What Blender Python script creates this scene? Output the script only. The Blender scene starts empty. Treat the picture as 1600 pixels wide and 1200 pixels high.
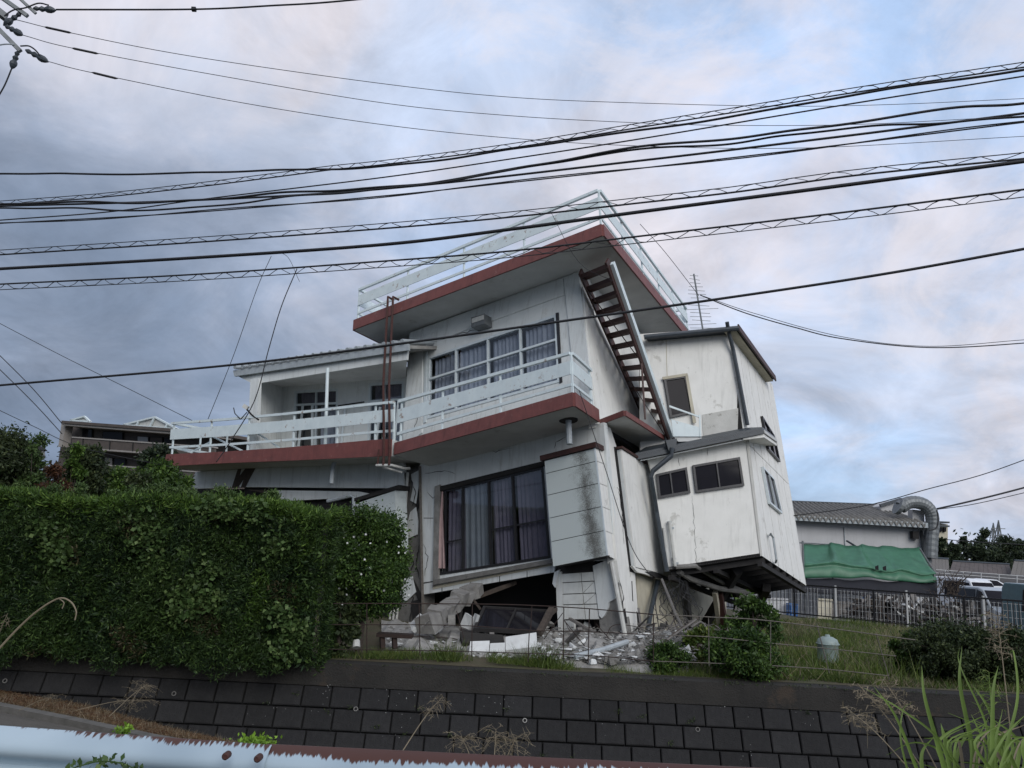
import bpy, math, random
import numpy as np
from mathutils import Vector, Matrix
from mathutils.geometry import tessellate_polygon
random.seed(7); rng = np.random.default_rng(7)
R = math.radians
sc = bpy.context.scene
COL = sc.collection
# ------------------------------------------------------------------ camera
F = 1250.0
cd = bpy.data.cameras.new('camera'); cam = bpy.data.objects.new('camera', cd); COL.objects.link(cam)
cd.sensor_fit = 'HORIZONTAL'; cd.sensor_width = 36.0; cd.lens = 36.0 * F / 1600.0
cd.clip_start = 0.05; cd.clip_end = 3000
CM = Matrix.Translation((0, 0, 1.6)) @ Matrix.Rotation(math.pi/2 + R(11.31), 4, 'X') @ Matrix.Rotation(R(2.87), 4, 'Z')
cam.matrix_world = CM; sc.camera = cam
# ------------------------------------------------------------------ light
SUN = Vector((.30, -.83, .50)).normalized()
sd = bpy.data.lights.new('sun', 'SUN'); sd.energy = 1.5; sd.angle = R(34); sd.color = (1.0, .965, .92)
so = bpy.data.objects.new('sun', sd); COL.objects.link(so)
so.rotation_euler = SUN.to_track_quat('Z', 'Y').to_euler()
w = bpy.data.worlds.new('World'); sc.world = w; w.use_nodes = True
def world():
    nt = w.node_tree; N = nt.nodes; L = nt.links; N.clear()
    def n(t, **k):
        x = N.new(t)
        for a, b in k.items(): setattr(x, a, b)
        return x
    def math_(op, a, b=None, c=None):
        x = n('ShaderNodeMath', operation=op)
        for i, q in enumerate((a, b, c)):
            if q is None: continue
            if isinstance(q, (int, float)): x.inputs[i].default_value = q
            else: L.new(q, x.inputs[i])
        return x.outputs[0]
    def mix(f, a, b):
        x = n('ShaderNodeMix', data_type='RGBA')
        if isinstance(f, (int, float)): x.inputs[0].default_value = f
        else: L.new(f, x.inputs[0])
        for i, q in ((6, a), (7, b)):
            if isinstance(q, tuple): x.inputs[i].default_value = q + (1,)
            else: L.new(q, x.inputs[i])
        return x.outputs[2]
    def ramp(f, lo, hi):
        x = n('ShaderNodeMapRange', interpolation_type='SMOOTHSTEP'); L.new(f, x.inputs[0])
        x.inputs[1].default_value = lo; x.inputs[2].default_value = hi
        return x.outputs[0]
    tc = n('ShaderNodeTexCoord'); sep = n('ShaderNodeSeparateXYZ'); L.new(tc.outputs['Generated'], sep.inputs[0])
    X, Y, Z = sep.outputs
    den = math_('ADD', math_('MAXIMUM', Z, 0.0), .42)
    cmb = n('ShaderNodeCombineXYZ'); L.new(math_('DIVIDE', X, den), cmb.inputs[0]); L.new(math_('DIVIDE', Y, den), cmb.inputs[1])
    def noise(scale, det, rough, off, dist=0.0):
        mp = n('ShaderNodeMapping'); L.new(cmb.outputs[0], mp.inputs[0]); mp.inputs['Location'].default_value = off
        x = n('ShaderNodeTexNoise'); L.new(mp.outputs[0], x.inputs['Vector']); x.inputs['Scale'].default_value = scale
        x.inputs['Detail'].default_value = det; x.inputs['Roughness'].default_value = rough; x.inputs['Distortion'].default_value = dist
        return x.outputs[0]
    sky = n('ShaderNodeTexSky', sky_type='NISHITA', sun_disc=False)
    sky.sun_elevation = math.asin(SUN.z); sky.sun_rotation = math.atan2(SUN.x, SUN.y)
    skb = n('ShaderNodeVectorMath', operation='SCALE'); L.new(sky.outputs[0], skb.inputs[0]); skb.inputs['Scale'].default_value = .10
    big = noise(.85, 5, .55, (3.1, 1.7, 0), .3)
    med = noise(2.3, 8, .60, (.4, 9.2, 0), .5)
    thin = noise(1.15, 6, .58, (7.7, 2.4, 0), .4)
    tilt = math_('ADD', Z, math_('MULTIPLY', X, .42))
    elev = ramp(tilt, -.12, .62)
    dark = (.175, .225, .315); grey = (.36, .41, .52); lav = (.50, .55, .67)
    body = mix(ramp(math_('ADD', math_('MULTIPLY', elev, .55), math_('MULTIPLY', med, .80)), .34, .86), dark, grey)
    body = mix(ramp(math_('ADD', math_('MULTIPLY', elev, .50), big), .62, .98), body, lav)
    blue = mix(.25, (.42, .60, .90), skb.outputs[0])
    right = ramp(X, -.45, .30)
    c = mix(math_('MULTIPLY', math_('MULTIPLY', ramp(thin, .40, .62), .80), right), body, blue)
    peach = (.64, .59, .61)
    pm_ = math_('MULTIPLY', ramp(math_('MULTIPLY', med, math_('ADD', big, .45)), .40, .66), ramp(tilt, .0, .42))
    c = mix(math_('MULTIPLY', pm_, .72), c, peach)
    lump = noise(4.6, 7, .62, (2.2, 5.1, 0), .6); lg = n('ShaderNodeMapRange'); L.new(lump, lg.inputs[0]); lg.inputs[1].default_value = .30; lg.inputs[2].default_value = .70; lg.inputs[3].default_value = .80; lg.inputs[4].default_value = 1.20
    sv_ = n('ShaderNodeVectorMath', operation='SCALE'); L.new(c, sv_.inputs[0]); L.new(lg.outputs[0], sv_.inputs['Scale']); c = sv_.outputs[0]
    edge = math_('MULTIPLY', ramp(noise(3.0, 9, .66, (6.3, .7, 0), .8), .50, .66), ramp(tilt, .10, .55))
    c = mix(math_('MULTIPLY', edge, .42), c, (.70, .66, .69))
    bg = n('ShaderNodeBackground'); L.new(c, bg.inputs[0]); bg.inputs[1].default_value = 1.0
    o = n('ShaderNodeOutputWorld'); L.new(bg.outputs[0], o.inputs[0])
world()
vs = sc.view_settings; vs.view_transform = 'Standard'; vs.look = 'None'; vs.exposure = 0.32; vs.gamma = 1.0
vs.use_curve_mapping = False
sc.render.engine = 'CYCLES'
sc.cycles.max_bounces = 6; sc.cycles.diffuse_bounces = 3; sc.cycles.glossy_bounces = 3; sc.cycles.transmission_bounces = 4
sc.cycles.transparent_max_bounces = 8; sc.cycles.caustics_reflective = False; sc.cycles.caustics_refractive = False
# ------------------------------------------------------------------ survey helpers
CAM = Vector((0, 0, 1.6)); M3 = CM.to_3x3()
def ray(x, y): return M3 @ Vector(((x-800)/F, -(y-600)/F, -1.0))
def at(x, y, Y): d = ray(x, y); return CAM + d*(Y/d.y)
def atz(x, y, z): d = ray(x, y); return CAM + d*((z-1.6)/d.z)
class Pl:
    def __init__(s, o, a, b):
        s.o = Vector(o); s.n = a.cross(b).normalized()
        if s.n.dot(s.o-CAM) > 0: s.n = -s.n        # faces the camera
    def hit(s, x, y, off=0.0):
        d = ray(x, y); return CAM + d*((s.o + s.n*off - CAM).dot(s.n)/d.dot(s.n))
    def h(s, pts, off=0.0): return [s.hit(x, y, off) for x, y in pts]
    def off(s, t):
        q = Pl.__new__(Pl); q.o = s.o + s.n*t; q.n = s.n; return q
# ------------------------------------------------------------------ materials
MATS = {}
def mat(name, c, c2=None, scale=6, rough=.8, metal=0, bump=.15, bscale=60, streak=0, dirt=(.05,.045,.04), spots=0, spotc=(.3,.28,.25), spot_scale=3.0, lo=.35, hi=.7, spec=.4):
    m = bpy.data.materials.new(name); m.use_nodes = True; nt = m.node_tree; N = nt.nodes; L = nt.links
    b = N['Principled BSDF']; b.inputs['Roughness'].default_value = rough; b.inputs['Metallic'].default_value = metal
    b.inputs['Specular IOR Level'].default_value = spec
    tc = N.new('ShaderNodeTexCoord')
    def noise(sc_, det=5, vec=None, rg=.6):
        x = N.new('ShaderNodeTexNoise'); x.inputs['Scale'].default_value = sc_; x.inputs['Detail'].default_value = det
        x.inputs['Roughness'].default_value = rg; L.new(vec or tc.outputs['Object'], x.inputs['Vector']); return x.outputs[0]
    def rmp(f, a, b2, mx=1.0):
        x = N.new('ShaderNodeMapRange'); L.new(f, x.inputs[0]); x.inputs[1].default_value = a; x.inputs[2].default_value = b2
        x.inputs[4].default_value = mx; return x.outputs[0]
    def mix(f, a, b2):
        x = N.new('ShaderNodeMix'); x.data_type = 'RGBA'; L.new(f, x.inputs[0])
        for i, q in ((6, a), (7, b2)):
            if isinstance(q, tuple): x.inputs[i].default_value = q + (1,)
            else: L.new(q, x.inputs[i])
        return x.outputs[2]
    c2 = c2 or tuple(q*.8 for q in c)
    col = mix(rmp(noise(scale), lo, hi), c, c2)
    if streak:
        mp = N.new('ShaderNodeMapping'); mp.inputs['Scale'].default_value = (7, 7, .45); L.new(tc.outputs['Object'], mp.inputs[0])
        col = mix(rmp(noise(1.6, 6, mp.outputs[0], .7), .52, .80, streak), col, dirt)
    if spots: col = mix(rmp(noise(spot_scale, 8, None, .72), .60-.0*spots, .66, spots), col, spotc)
    L.new(col, b.inputs['Base Color'])
    if bump:
        bp = N.new('ShaderNodeBump'); bp.inputs['Strength'].default_value = bump; bp.inputs['Distance'].default_value = .02
        L.new(noise(bscale, 4), bp.inputs['Height']); L.new(bp.outputs[0], b.inputs['Normal'])
    MATS[name] = m; return m
def leafmat(name, c, c2, c3=None, scale=1.2, trans=.25, rough=.55):
    m = bpy.data.materials.new(name); m.use_nodes = True; nt = m.node_tree; N = nt.nodes; L = nt.links
    b = N['Principled BSDF']; b.inputs['Roughness'].default_value = rough; b.inputs['Specular IOR Level'].default_value = .3
    tc = N.new('ShaderNodeTexCoord'); g = N.new('ShaderNodeNewGeometry')
    x = N.new('ShaderNodeTexNoise'); x.inputs['Scale'].default_value = scale; x.inputs['Detail'].default_value = 4
    L.new(tc.outputs['Object'], x.inputs['Vector'])
    r = N.new('ShaderNodeMapRange'); L.new(x.outputs[0], r.inputs[0]); r.inputs[1].default_value = .38; r.inputs[2].default_value = .64
    mx = N.new('ShaderNodeMix'); mx.data_type = 'RGBA'; L.new(r.outputs[0], mx.inputs[0])
    mx.inputs[6].default_value = c + (1,); mx.inputs[7].default_value = c2 + (1,)
    out = mx.outputs[2]
    if c3:
        r2 = N.new('ShaderNodeMapRange'); L.new(g.outputs['Random Per Island'], r2.inputs[0]); r2.inputs[1].default_value = .72; r2.inputs[2].default_value = 1.0
        m2 = N.new('ShaderNodeMix'); m2.data_type = 'RGBA'; L.new(r2.outputs[0], m2.inputs[0]); L.new(out, m2.inputs[6]); m2.inputs[7].default_value = c3 + (1,)
        out = m2.outputs[2]
    hs = N.new('ShaderNodeHueSaturation'); L.new(out, hs.inputs['Color'])
    v = N.new('ShaderNodeMapRange'); L.new(g.outputs['Random Per Island'], v.inputs[0]); v.inputs[3].default_value = .6; v.inputs[4].default_value = 1.5
    L.new(v.outputs[0], hs.inputs['Value']); L.new(hs.outputs[0], b.inputs['Base Color'])
    t = N.new('ShaderNodeBsdfTranslucent'); L.new(hs.outputs[0], t.inputs[0])
    ms = N.new('ShaderNodeMixShader'); ms.inputs[0].default_value = trans
    L.new(b.outputs[0], ms.inputs[1]); L.new(t.outputs[0], ms.inputs[2]); L.new(ms.outputs[0], N['Material Output'].inputs[0])
    MATS[name] = m; return m
def glass(name, tint, refl_rough=.03, fac=.12, trans=(.7, .75, .8)):
    """tinted window glass: clear part + fresnel reflection"""
    m = bpy.data.materials.new(name); m.use_nodes = True; nt = m.node_tree; N = nt.nodes; L = nt.links
    N.remove(N['Principled BSDF'])
    t = N.new('ShaderNodeBsdfTransparent'); t.inputs[0].default_value = trans + (1,)
    g = N.new('ShaderNodeBsdfGlossy'); g.inputs['Roughness'].default_value = refl_rough; g.inputs[0].default_value = (1, 1, 1, 1)
    lw = N.new('ShaderNodeFresnel'); lw.inputs['IOR'].default_value = 1.5
    a = N.new('ShaderNodeMath'); a.operation = 'ADD'; a.inputs[1].default_value = fac; L.new(lw.outputs[0], a.inputs[0])
    ge = N.new('ShaderNodeNewGeometry'); iv = N.new('ShaderNodeMath'); iv.operation = 'SUBTRACT'; iv.inputs[0].default_value = 1.0; L.new(ge.outputs['Backfacing'], iv.inputs[1])
    a2 = N.new('ShaderNodeMath'); a2.operation = 'MULTIPLY'; L.new(a.outputs[0], a2.inputs[0]); L.new(iv.outputs[0], a2.inputs[1]); a = a2
    ms = N.new('ShaderNodeMixShader'); L.new(a.outputs[0], ms.inputs[0]); L.new(t.outputs[0], ms.inputs[1]); L.new(g.outputs[0], ms.inputs[2])
    L.new(ms.outputs[0], N['Material Output'].inputs[0]); MATS[name] = m; return m
m_white = mat('painted_plaster_white', (.64,.67,.665), (.56,.59,.585), 2.5, .75, bump=.18, streak=.75, dirt=(.30,.30,.28), spots=.35, spotc=(.42,.41,.37))
m_white2 = mat('warm_white_siding', (.735,.735,.70), (.67,.67,.635), 3, .7, bump=.10, streak=.50, dirt=(.36,.36,.33), spots=.55, spotc=(.36,.35,.31), spot_scale=2.2)
m_soffit = mat('soffit_paint', (.60,.61,.60), (.50,.51,.50), 2, .85, bump=.1, spots=.5, spotc=(.33,.32,.29), spot_scale=1.3)
m_rail = mat('rail_paint', (.63,.71,.72), (.55,.63,.65), 5, .5, bump=.04, spots=.8, spotc=(.22,.12,.07), spot_scale=5.5, streak=.2, dirt=(.35,.33,.3))
m_red = mat('dark_red_paint', (.185,.062,.055), (.135,.048,.044), 5, .6, bump=.15, streak=.75, dirt=(.055,.024,.021), spots=.6, spotc=(.25,.14,.12), spot_scale=9)
m_redrust = mat('red_rust_steel', (.070,.026,.021), (.042,.019,.016), 20, .75, bump=.3)
m_brown = mat('dark_brown_steel', (.055,.022,.018), (.035,.016,.014), 15, .6, bump=.2)
m_peel = mat('peeling_grey_render', (.52,.52,.49), (.44,.44,.41), 4, .9, bump=.3, spots=.9, spotc=(.20,.19,.16), spot_scale=6)
m_rodd = None
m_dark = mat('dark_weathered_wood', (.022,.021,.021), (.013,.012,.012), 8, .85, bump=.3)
m_gutter = mat('slate_gutter_paint', (.045,.055,.066), (.03,.038,.045), 8, .45, bump=.05)
m_pipe = mat('grey_pvc_pipe', (.36,.40,.42), (.28,.31,.33), 8, .5, bump=.03, streak=.3)
m_pipew = mat('pale_pvc_pipe', (.52,.53,.50), (.42,.42,.40), 8, .5, bump=.03, streak=.3)
m_conc = mat('broken_concrete', (.27,.265,.25), (.17,.165,.155), 5, .95, bump=.8, bscale=40, spots=.6, spotc=(.10,.10,.095), spot_scale=8)
m_concd = mat('dark_cap_concrete', (.030,.028,.025), (.014,.0135,.013), 1.3, .9, bump=.9, bscale=45, streak=.6, dirt=(.010,.010,.010), spots=.5, spotc=(.062,.044,.030), spot_scale=.9)
m_block = mat('black_retaining_block', (.0165,.0165,.017), (.008,.008,.0092), 5, .85, bump=.8, bscale=70, streak=.35, dirt=(.038,.038,.038), spots=.3, spotc=(.032,.032,.03), spot_scale=14)
def per_object(m, lo, hi):
    nt = m.node_tree; b = nt.nodes['Principled BSDF']; src = b.inputs['Base Color'].links[0].from_socket
    oi = nt.nodes.new('ShaderNodeObjectInfo'); mr = nt.nodes.new('ShaderNodeMapRange'); nt.links.new(oi.outputs['Random'], mr.inputs[0]); mr.inputs[3].default_value = lo; mr.inputs[4].default_value = hi
    hs = nt.nodes.new('ShaderNodeHueSaturation'); nt.links.new(mr.outputs[0], hs.inputs['Value']); nt.links.new(src, hs.inputs['Color']); nt.links.new(hs.outputs[0], b.inputs['Base Color'])
m_mortar = mat('dark_joint', (.010,.010,.011), None, 4, .95)
m_lichen = mat('lichen_speck', (.40,.41,.40), None, 30, .9)
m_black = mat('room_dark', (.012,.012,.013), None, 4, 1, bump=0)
m_alu = mat('window_aluminium', (.60,.66,.68), (.50,.56,.58), 8, .35, .1, bump=.02)
m_aluD = mat('bronze_window_frame', (.030,.030,.033), (.022,.022,.024), 8, .35, .2, bump=.02)
m_curt = mat('grey_curtain_cloth', (.36,.38,.43), (.29,.31,.36), 6, .95, bump=.1)
m_curtD = mat('mauve_curtain_cloth', (.20,.175,.215), (.155,.14,.175), 6, .95, bump=.1)
m_pink = mat('faded_pink_cloth', (.42,.30,.29), (.34,.24,.235), 6, .95, bump=.1)
m_screen = mat('pale_mesh_screen', (.24,.26,.28), (.20,.22,.24), 6, .8, bump=.1)
m_glass = glass('window_glass', None, .02, .035, (.86, .88, .90))
m_glassD = mat('dark_window_glass', (.016,.015,.019), (.012,.012,.015), 2, .05, 0, bump=0, spec=.06)
m_shut = mat('mottled_shutter_panel', (.50,.55,.55), (.42,.47,.47), 9, .7, bump=.12, spots=.4, spotc=(.25,.26,.25), spot_scale=9)
m_tile = mat('white_wall_tile', (.66,.68,.66), (.55,.57,.55), 5, .5, bump=.05, streak=.5, dirt=(.30,.27,.22), spots=.4, spotc=(.35,.32,.28), spot_scale=5)
m_beige = mat('beige_plaster', (.50,.47,.37), (.40,.37,.29), 3, .9, bump=.2, streak=.4, dirt=(.2,.18,.14))
m_wire = mat('cable_black', (.012,.013,.016), None, 4, .6, bump=0)
m_rod = mat('rusty_rebar', (.035,.020,.016), (.022,.016,.014), 20, .85, bump=.2)
m_rodl = mat('weathered_galvanised_rod', (.13,.12,.105), (.07,.06,.05), 20, .7, bump=.1)
m_soil = mat('plot_soil', (.060,.062,.030), (.085,.068,.045), 2, .95, bump=.8, bscale=20)
m_asph = mat('asphalt', (.05,.05,.05), (.042,.042,.042), 4, .9, bump=.3)
m_lot = mat('parking_asphalt', (.12,.12,.125), (.09,.09,.095), 1, .9, bump=.3)
m_debrisw = mat('white_debris_face', (.60,.62,.61), (.50,.51,.50), 8, .8, bump=.15, spots=.4, spotc=(.25,.24,.22), spot_scale=9)
m_wood = mat('broken_timber', (.070,.055,.044), (.04,.032,.027), 12, .9, bump=.4)
m_woodg = mat('grey_timber', (.16,.15,.14), (.10,.095,.09), 12, .9, bump=.3)
m_galv = mat('galvanised_duct', (.20,.215,.22), (.13,.14,.145), 6, .55, .5, bump=.1)
m_gwall = mat('grey_house_wall', (.45,.455,.46), (.40,.405,.41), 2, .85, bump=.05, streak=.2)
m_groof = mat('grey_corrugated_roof', (.19,.185,.175), (.12,.118,.11), 4, .9, bump=.3, streak=.3)
m_green = mat('green_tarpaulin', (.045,.150,.085), (.032,.112,.064), 4, .45, bump=.1)
m_blackt = mat('black_netting', (.013,.014,.020), (.010,.011,.015), 6, .8, bump=.2)
m_blue = mat('blue_plastic', (.03,.12,.32), (.025,.09,.24), 5, .5, bump=.1)
m_fblack = mat('black_fence_paint', (.012,.012,.014), None, 4, .4, bump=0)
m_fwhite = mat('white_fence_wire', (.42,.43,.43), None, 4, .5, bump=0)
m_tank = mat('grey_green_plastic', (.24,.30,.29), (.19,.24,.235), 4, .5, bump=.03)
m_apt = mat('brown_apartment_tile', (.090,.075,.066), (.07,.058,.052), 3, .8, bump=.1)
m_aptl = mat('pale_apartment_trim', (.30,.28,.26), (.25,.235,.22), 3, .8, bump=.1)
m_carw = mat('white_car_paint', (.68,.70,.72), None, 4, .2, bump=0, spec=.6)
m_cars = mat('silver_car_paint', (.42,.45,.47), None, 4, .25, .4, bump=0, spec=.6)
m_carb = mat('blue_green_car_paint', (.05,.12,.15), None, 4, .25, .2, bump=0, spec=.6)
m_tyre = mat('tyre_rubber', (.02,.02,.02), None, 4, .9, bump=0)
m_lamp = mat('headlight_plastic', (.6,.6,.6), None, 4, .1, bump=0)
m_plate = mat('number_plate', (.6,.6,.55), None, 4, .5, bump=0)
m_needle = leafmat('dry_needles', (.085,.036,.018), (.10,.06,.028), (.15,.105,.055), 2)
m_straw = leafmat('dry_straw', (.25,.21,.145), (.17,.14,.095), None, 3)
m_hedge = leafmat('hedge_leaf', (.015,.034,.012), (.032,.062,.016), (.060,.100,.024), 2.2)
m_hedget = leafmat('lit_top_yellow_green_leaf', (.060,.115,.018), (.040,.082,.016), (.11,.17,.035), 1.8)  # lighter copy of the hedge leaf paints its lit top; also yellow-green shrubs
m_vine = leafmat('vine_leaf', (.042,.080,.022), (.065,.11,.032), (.10,.14,.05), 2)
m_bush = leafmat('bush_leaf', (.024,.055,.012), (.045,.085,.016), (.075,.125,.025), 2)
m_olive = leafmat('olive_leaf', (.026,.042,.018), (.042,.060,.022), (.065,.082,.03), 1.5)
m_redl = leafmat('reddish_leaf', (.075,.030,.018), (.045,.035,.018), (.11,.05,.025), 3)
m_grass = leafmat('grass_blade', (.050,.088,.016), (.085,.125,.022), (.13,.14,.045), .8)
m_reed = leafmat('reed_leaf', (.13,.20,.04), (.085,.13,.03), (.24,.26,.10), 5)
m_tree = leafmat('far_tree_leaf', (.022,.036,.020), (.034,.050,.025), (.05,.065,.03), .4)
m_flower = mat('white_petal', (.75,.76,.75), None, 4, .6, bump=0)
m_bark = mat('bark', (.065,.052,.042), (.045,.036,.03), 10, .9, bump=.6)
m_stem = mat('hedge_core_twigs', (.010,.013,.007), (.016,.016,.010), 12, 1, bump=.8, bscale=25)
per_object(m_block, .75, 1.35); per_object(m_debrisw, .65, 1.1); per_object(m_conc, .6, 1.3)
# ------------------------------------------------------------------ mesh builder
LOC = {}
def up(o, label=None, cat=None, group=None, kind=None):
    if label: o['label'] = label
    if cat: o['category'] = cat
    if group: o['group'] = group
    if kind: o['kind'] = kind
    return o
def thing(name, label, cat, loc, group=None):
    o = bpy.data.objects.new(name, None); COL.objects.link(o); o.location = loc; o.empty_display_size = .2
    LOC[o.name] = Vector(loc); return up(o, label, cat, group)
def link(name, me, m, parent=None, off=None, **k):
    if m: me.materials.append(m)
    o = bpy.data.objects.new(name, me); COL.objects.link(o)
    if parent is not None: o.parent = parent; LOC[o.name] = LOC[parent.name]
    else: o.location = off or (0, 0, 0); LOC[o.name] = Vector(off or (0, 0, 0))
    return up(o, **k)
class MB:
    def __init__(s): s.v = []; s.f = []
    def add(s, vs, fs):
        b = len(s.v); s.v += [Vector(q) for q in vs]; s.f += [tuple(b+i for i in f) for f in fs]; return s
    def prism(s, poly, vec):
        n = len(poly); vec = Vector(vec); p = [Vector(q) for q in poly]
        nn = Vector((0, 0, 0))
        for i in range(n): nn += p[i].cross(p[(i+1) % n])
        if nn.dot(vec) > 0: p = p[::-1]
        s.add(p + [q+vec for q in p], [tuple(range(n)), tuple(range(2*n-1, n-1, -1))] + [(i, n+i, n+(i+1) % n, (i+1) % n) for i in range(n)])
        return s
    def box(s, c, sx, sy, sz, rot=None):
        c = Vector(c); rot = rot or Matrix.Identity(3)
        q = [c + rot @ Vector((x*sx/2, y*sy/2, z*sz/2)) for z in (-1, 1) for x, y in ((-1,-1),(1,-1),(1,1),(-1,1))]
        return s.add(q, [(3,2,1,0),(4,5,6,7),(0,1,5,4),(1,2,6,5),(2,3,7,6),(3,0,4,7)])
    def bar(s, a, b, wd, ht, upv=(0, 0, 1)):
        a = Vector(a); b = Vector(b); d = (b-a).normalized(); sd_ = d.cross(Vector(upv)).normalized(); u = sd_.cross(d)
        q = [p + sd_*(x*wd/2) + u*(z*ht/2) for p in (a, b) for x, z in ((-1,-1),(1,-1),(1,1),(-1,1))]
        return s.add(q, [(0,1,2,3),(7,6,5,4),(0,4,5,1),(1,5,6,2),(2,6,7,3),(3,7,4,0)])
    def tube(s, path, r, n=6, cap=True):
        P = [Vector(q) for q in path]; k = len(P); rr = r if isinstance(r, (list, tuple)) else [r]*k
        b = len(s.v); u = None
        for i in range(k):
            d = (P[min(i+1, k-1)] - P[max(i-1, 0)]).normalized()
            if u is None: u = d.orthogonal().normalized()
            u = (u - d*u.dot(d)).normalized(); w_ = d.cross(u)
            for j in range(n):
                a = 2*math.pi*j/n; s.v.append(P[i] + (u*math.cos(a) + w_*math.sin(a))*rr[i])
        for i in range(k-1):
            for j in range(n):
                s.f.append((b+i*n+j, b+i*n+(j+1) % n, b+(i+1)*n+(j+1) % n, b+(i+1)*n+j))
        if cap: s.f.append(tuple(b+j for j in range(n))[::-1]); s.f.append(tuple(b+(k-1)*n+j for j in range(n)))
        return s
    def grid(s, rows):
        n = len(rows[0]); b = len(s.v)
        for r_ in rows: s.v += [Vector(q) for q in r_]
        for i in range(len(rows)-1):
            for j in range(n-1): s.f.append((b+i*n+j, b+i*n+j+1, b+(i+1)*n+j+1, b+(i+1)*n+j))
        return s
    def build(s, name, m, parent=None, smooth=False, base=None, **k):
        if parent is not None: o = LOC[parent.name]
        elif base is not None: o = Vector(base)
        else:
            o = sum(s.v, Vector((0, 0, 0)))/len(s.v); o.z = min(q.z for q in s.v)
        me = bpy.data.meshes.new(name); me.from_pydata([q-o for q in s.v], [], s.f)
        if smooth: me.polygons.foreach_set('use_smooth', [True]*len(me.polygons))
        me.update()
        return link(name, me, m, parent, o, **k)
def wall(outer, holes, vec):
    """planar wall with openings; vec = thickness, away from the viewer"""
    mb = MB(); vec = Vector(vec); loops = [outer] + holes
    flat = [q for l in loops for q in l]; t = tessellate_polygon(loops); n = len(flat)
    mb.add(flat + [q+vec for q in flat], [tuple(x) for x in t] + [tuple(n+i for i in x)[::-1] for x in t])
    b = 0
    for l in loops:
        k = len(l)
        mb.f += [(b+i, b+(i+1) % k, n+b+(i+1) % k, n+b+i) for i in range(k)]; b += k
    return mb
def lerp(a, b, t): return a + (b-a)*t
def bil(Q, u, v): return lerp(lerp(Q[0], Q[1], u), lerp(Q[3], Q[2], u), v)   # Q = TL TR BR BL
def quadn(Q):
    n = (Q[1]-Q[0]).cross(Q[3]-Q[0]).normalized()
    return n if n.dot(Q[0]-CAM) < 0 else -n
def rect(Q, u0, u1, v0, v1, a, b):
    """solid over part of quad Q, from offset a to b along its outward normal"""
    n = quadn(Q); p = [bil(Q, u, v) + n*a for u, v in ((u0,v0),(u1,v0),(u1,v1),(u0,v1))]
    return MB().prism(p, n*(b-a))
def mbcat(*ms):
    r = MB()
    for q in ms: r.add(q.v, q.f)
    return r
def window(parent, Q, cols, rows, fm, gm, bw=.045, depth=.05, setb=-.03, name='window', curtain=None, cgap=.14, label=None, thin=.6, pleat=9):
    W = (Q[1]-Q[0]).length; H = (Q[3]-Q[0]).length; bu = bw/W; bv = bw/H; a, b = setb-depth/2, setb+depth/2
    m = mbcat(rect(Q, 0, 1, 0, bv, a, b), rect(Q, 0, 1, 1-bv, 1, a, b), rect(Q, 0, bu, bv, 1-bv, a, b), rect(Q, 1-bu, 1, bv, 1-bv, a, b))
    for c in cols: m = mbcat(m, rect(Q, c-bu*thin/2, c+bu*thin/2, bv, 1-bv, a+.004, b+.004))
    cc = [bu] + list(cols) + [1-bu]; rr = [bv] + list(rows) + [1-bv]
    for r_ in rows: m = mbcat(m, rect(Q, bu, 1-bu, r_-bv*thin*.7, r_+bv*thin*.7, a+.008, b+.008))
    f = m.build(name, fm, parent)
    if label: f['label'] = label
    for i in range(len(cc)-1):
        for j in range(len(rr)-1):
            e = .002
            rect(Q, cc[i]+e, cc[i+1]-e, rr[j]+e, rr[j+1]-e, setb-.006, setb).build('pane', gm, f)
    if curtain:
        n = quadn(Q)
        for k, (u0, u1, v0, v1, cm) in enumerate(curtain):
            steps = max(8, int((u1-u0)*W*pleat*6)); rows_ = []
            for v in (0, .25, .5, .75, 1):
                r_ = []
                for s_ in range(steps+1):
                    t = s_/steps; u = lerp(u0, u1, t)
                    am = .020*(1+.6*math.sin(7*t*3+k*2.3)+.3*math.sin(31*t+k)); ph = t*(u1-u0)*W*pleat*2*math.pi + 1.6*math.sin(5*t+k*1.9) + v*(.5+.9*math.sin(k*2+t*4))
                    r_.append(bil(Q, u, lerp(v0, v1, v)) + n*(-cgap + am*math.sin(ph)))
                rows_.append(r_)
            MB().grid(rows_).build('curtain', cm, f, smooth=True)
    return f
# fast leaf / blade meshes
def npmesh(name, V_, quads, m, parent=None, off=(0, 0, 0), **k):
    me = bpy.data.meshes.new(name); V_ = V_ - np.array(off); me.vertices.add(len(V_)); me.vertices.foreach_set('co', V_.astype(np.float32).ravel())
    nq, kk = quads.shape; me.loops.add(nq*kk); me.loops.foreach_set('vertex_index', quads.astype(np.int32).ravel())
    me.polygons.add(nq); me.polygons.foreach_set('loop_start', (np.arange(nq)*kk).astype(np.int32)); me.polygons.foreach_set('loop_total', np.full(nq, kk, dtype=np.int32))
    me.update(calc_edges=True)
    return link(name, me, m, parent, Vector(off), **k)
def unit(a): return a/np.maximum(np.linalg.norm(a, axis=1, keepdims=True), 1e-9)
def leaf_geo(P, size, aspect=.5, droop=0.0, outward=None):
    n = len(P); d = rng.normal(size=(n, 3)); d[:, 2] -= droop
    if outward is not None: d = d + outward
    d = unit(d); s = unit(np.cross(d, rng.normal(size=(n, 3)))); L = (size*(.6+.8*rng.random(n)))[:, None]
    a = P; b = P + d*L*.5 + s*L*aspect*.5; c = P + d*L; e = P + d*L*.5 - s*L*aspect*.5
    V_ = np.stack([a, b, c, e], 1).reshape(-1, 3); return V_, np.arange(4*n).reshape(n, 4)
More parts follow.
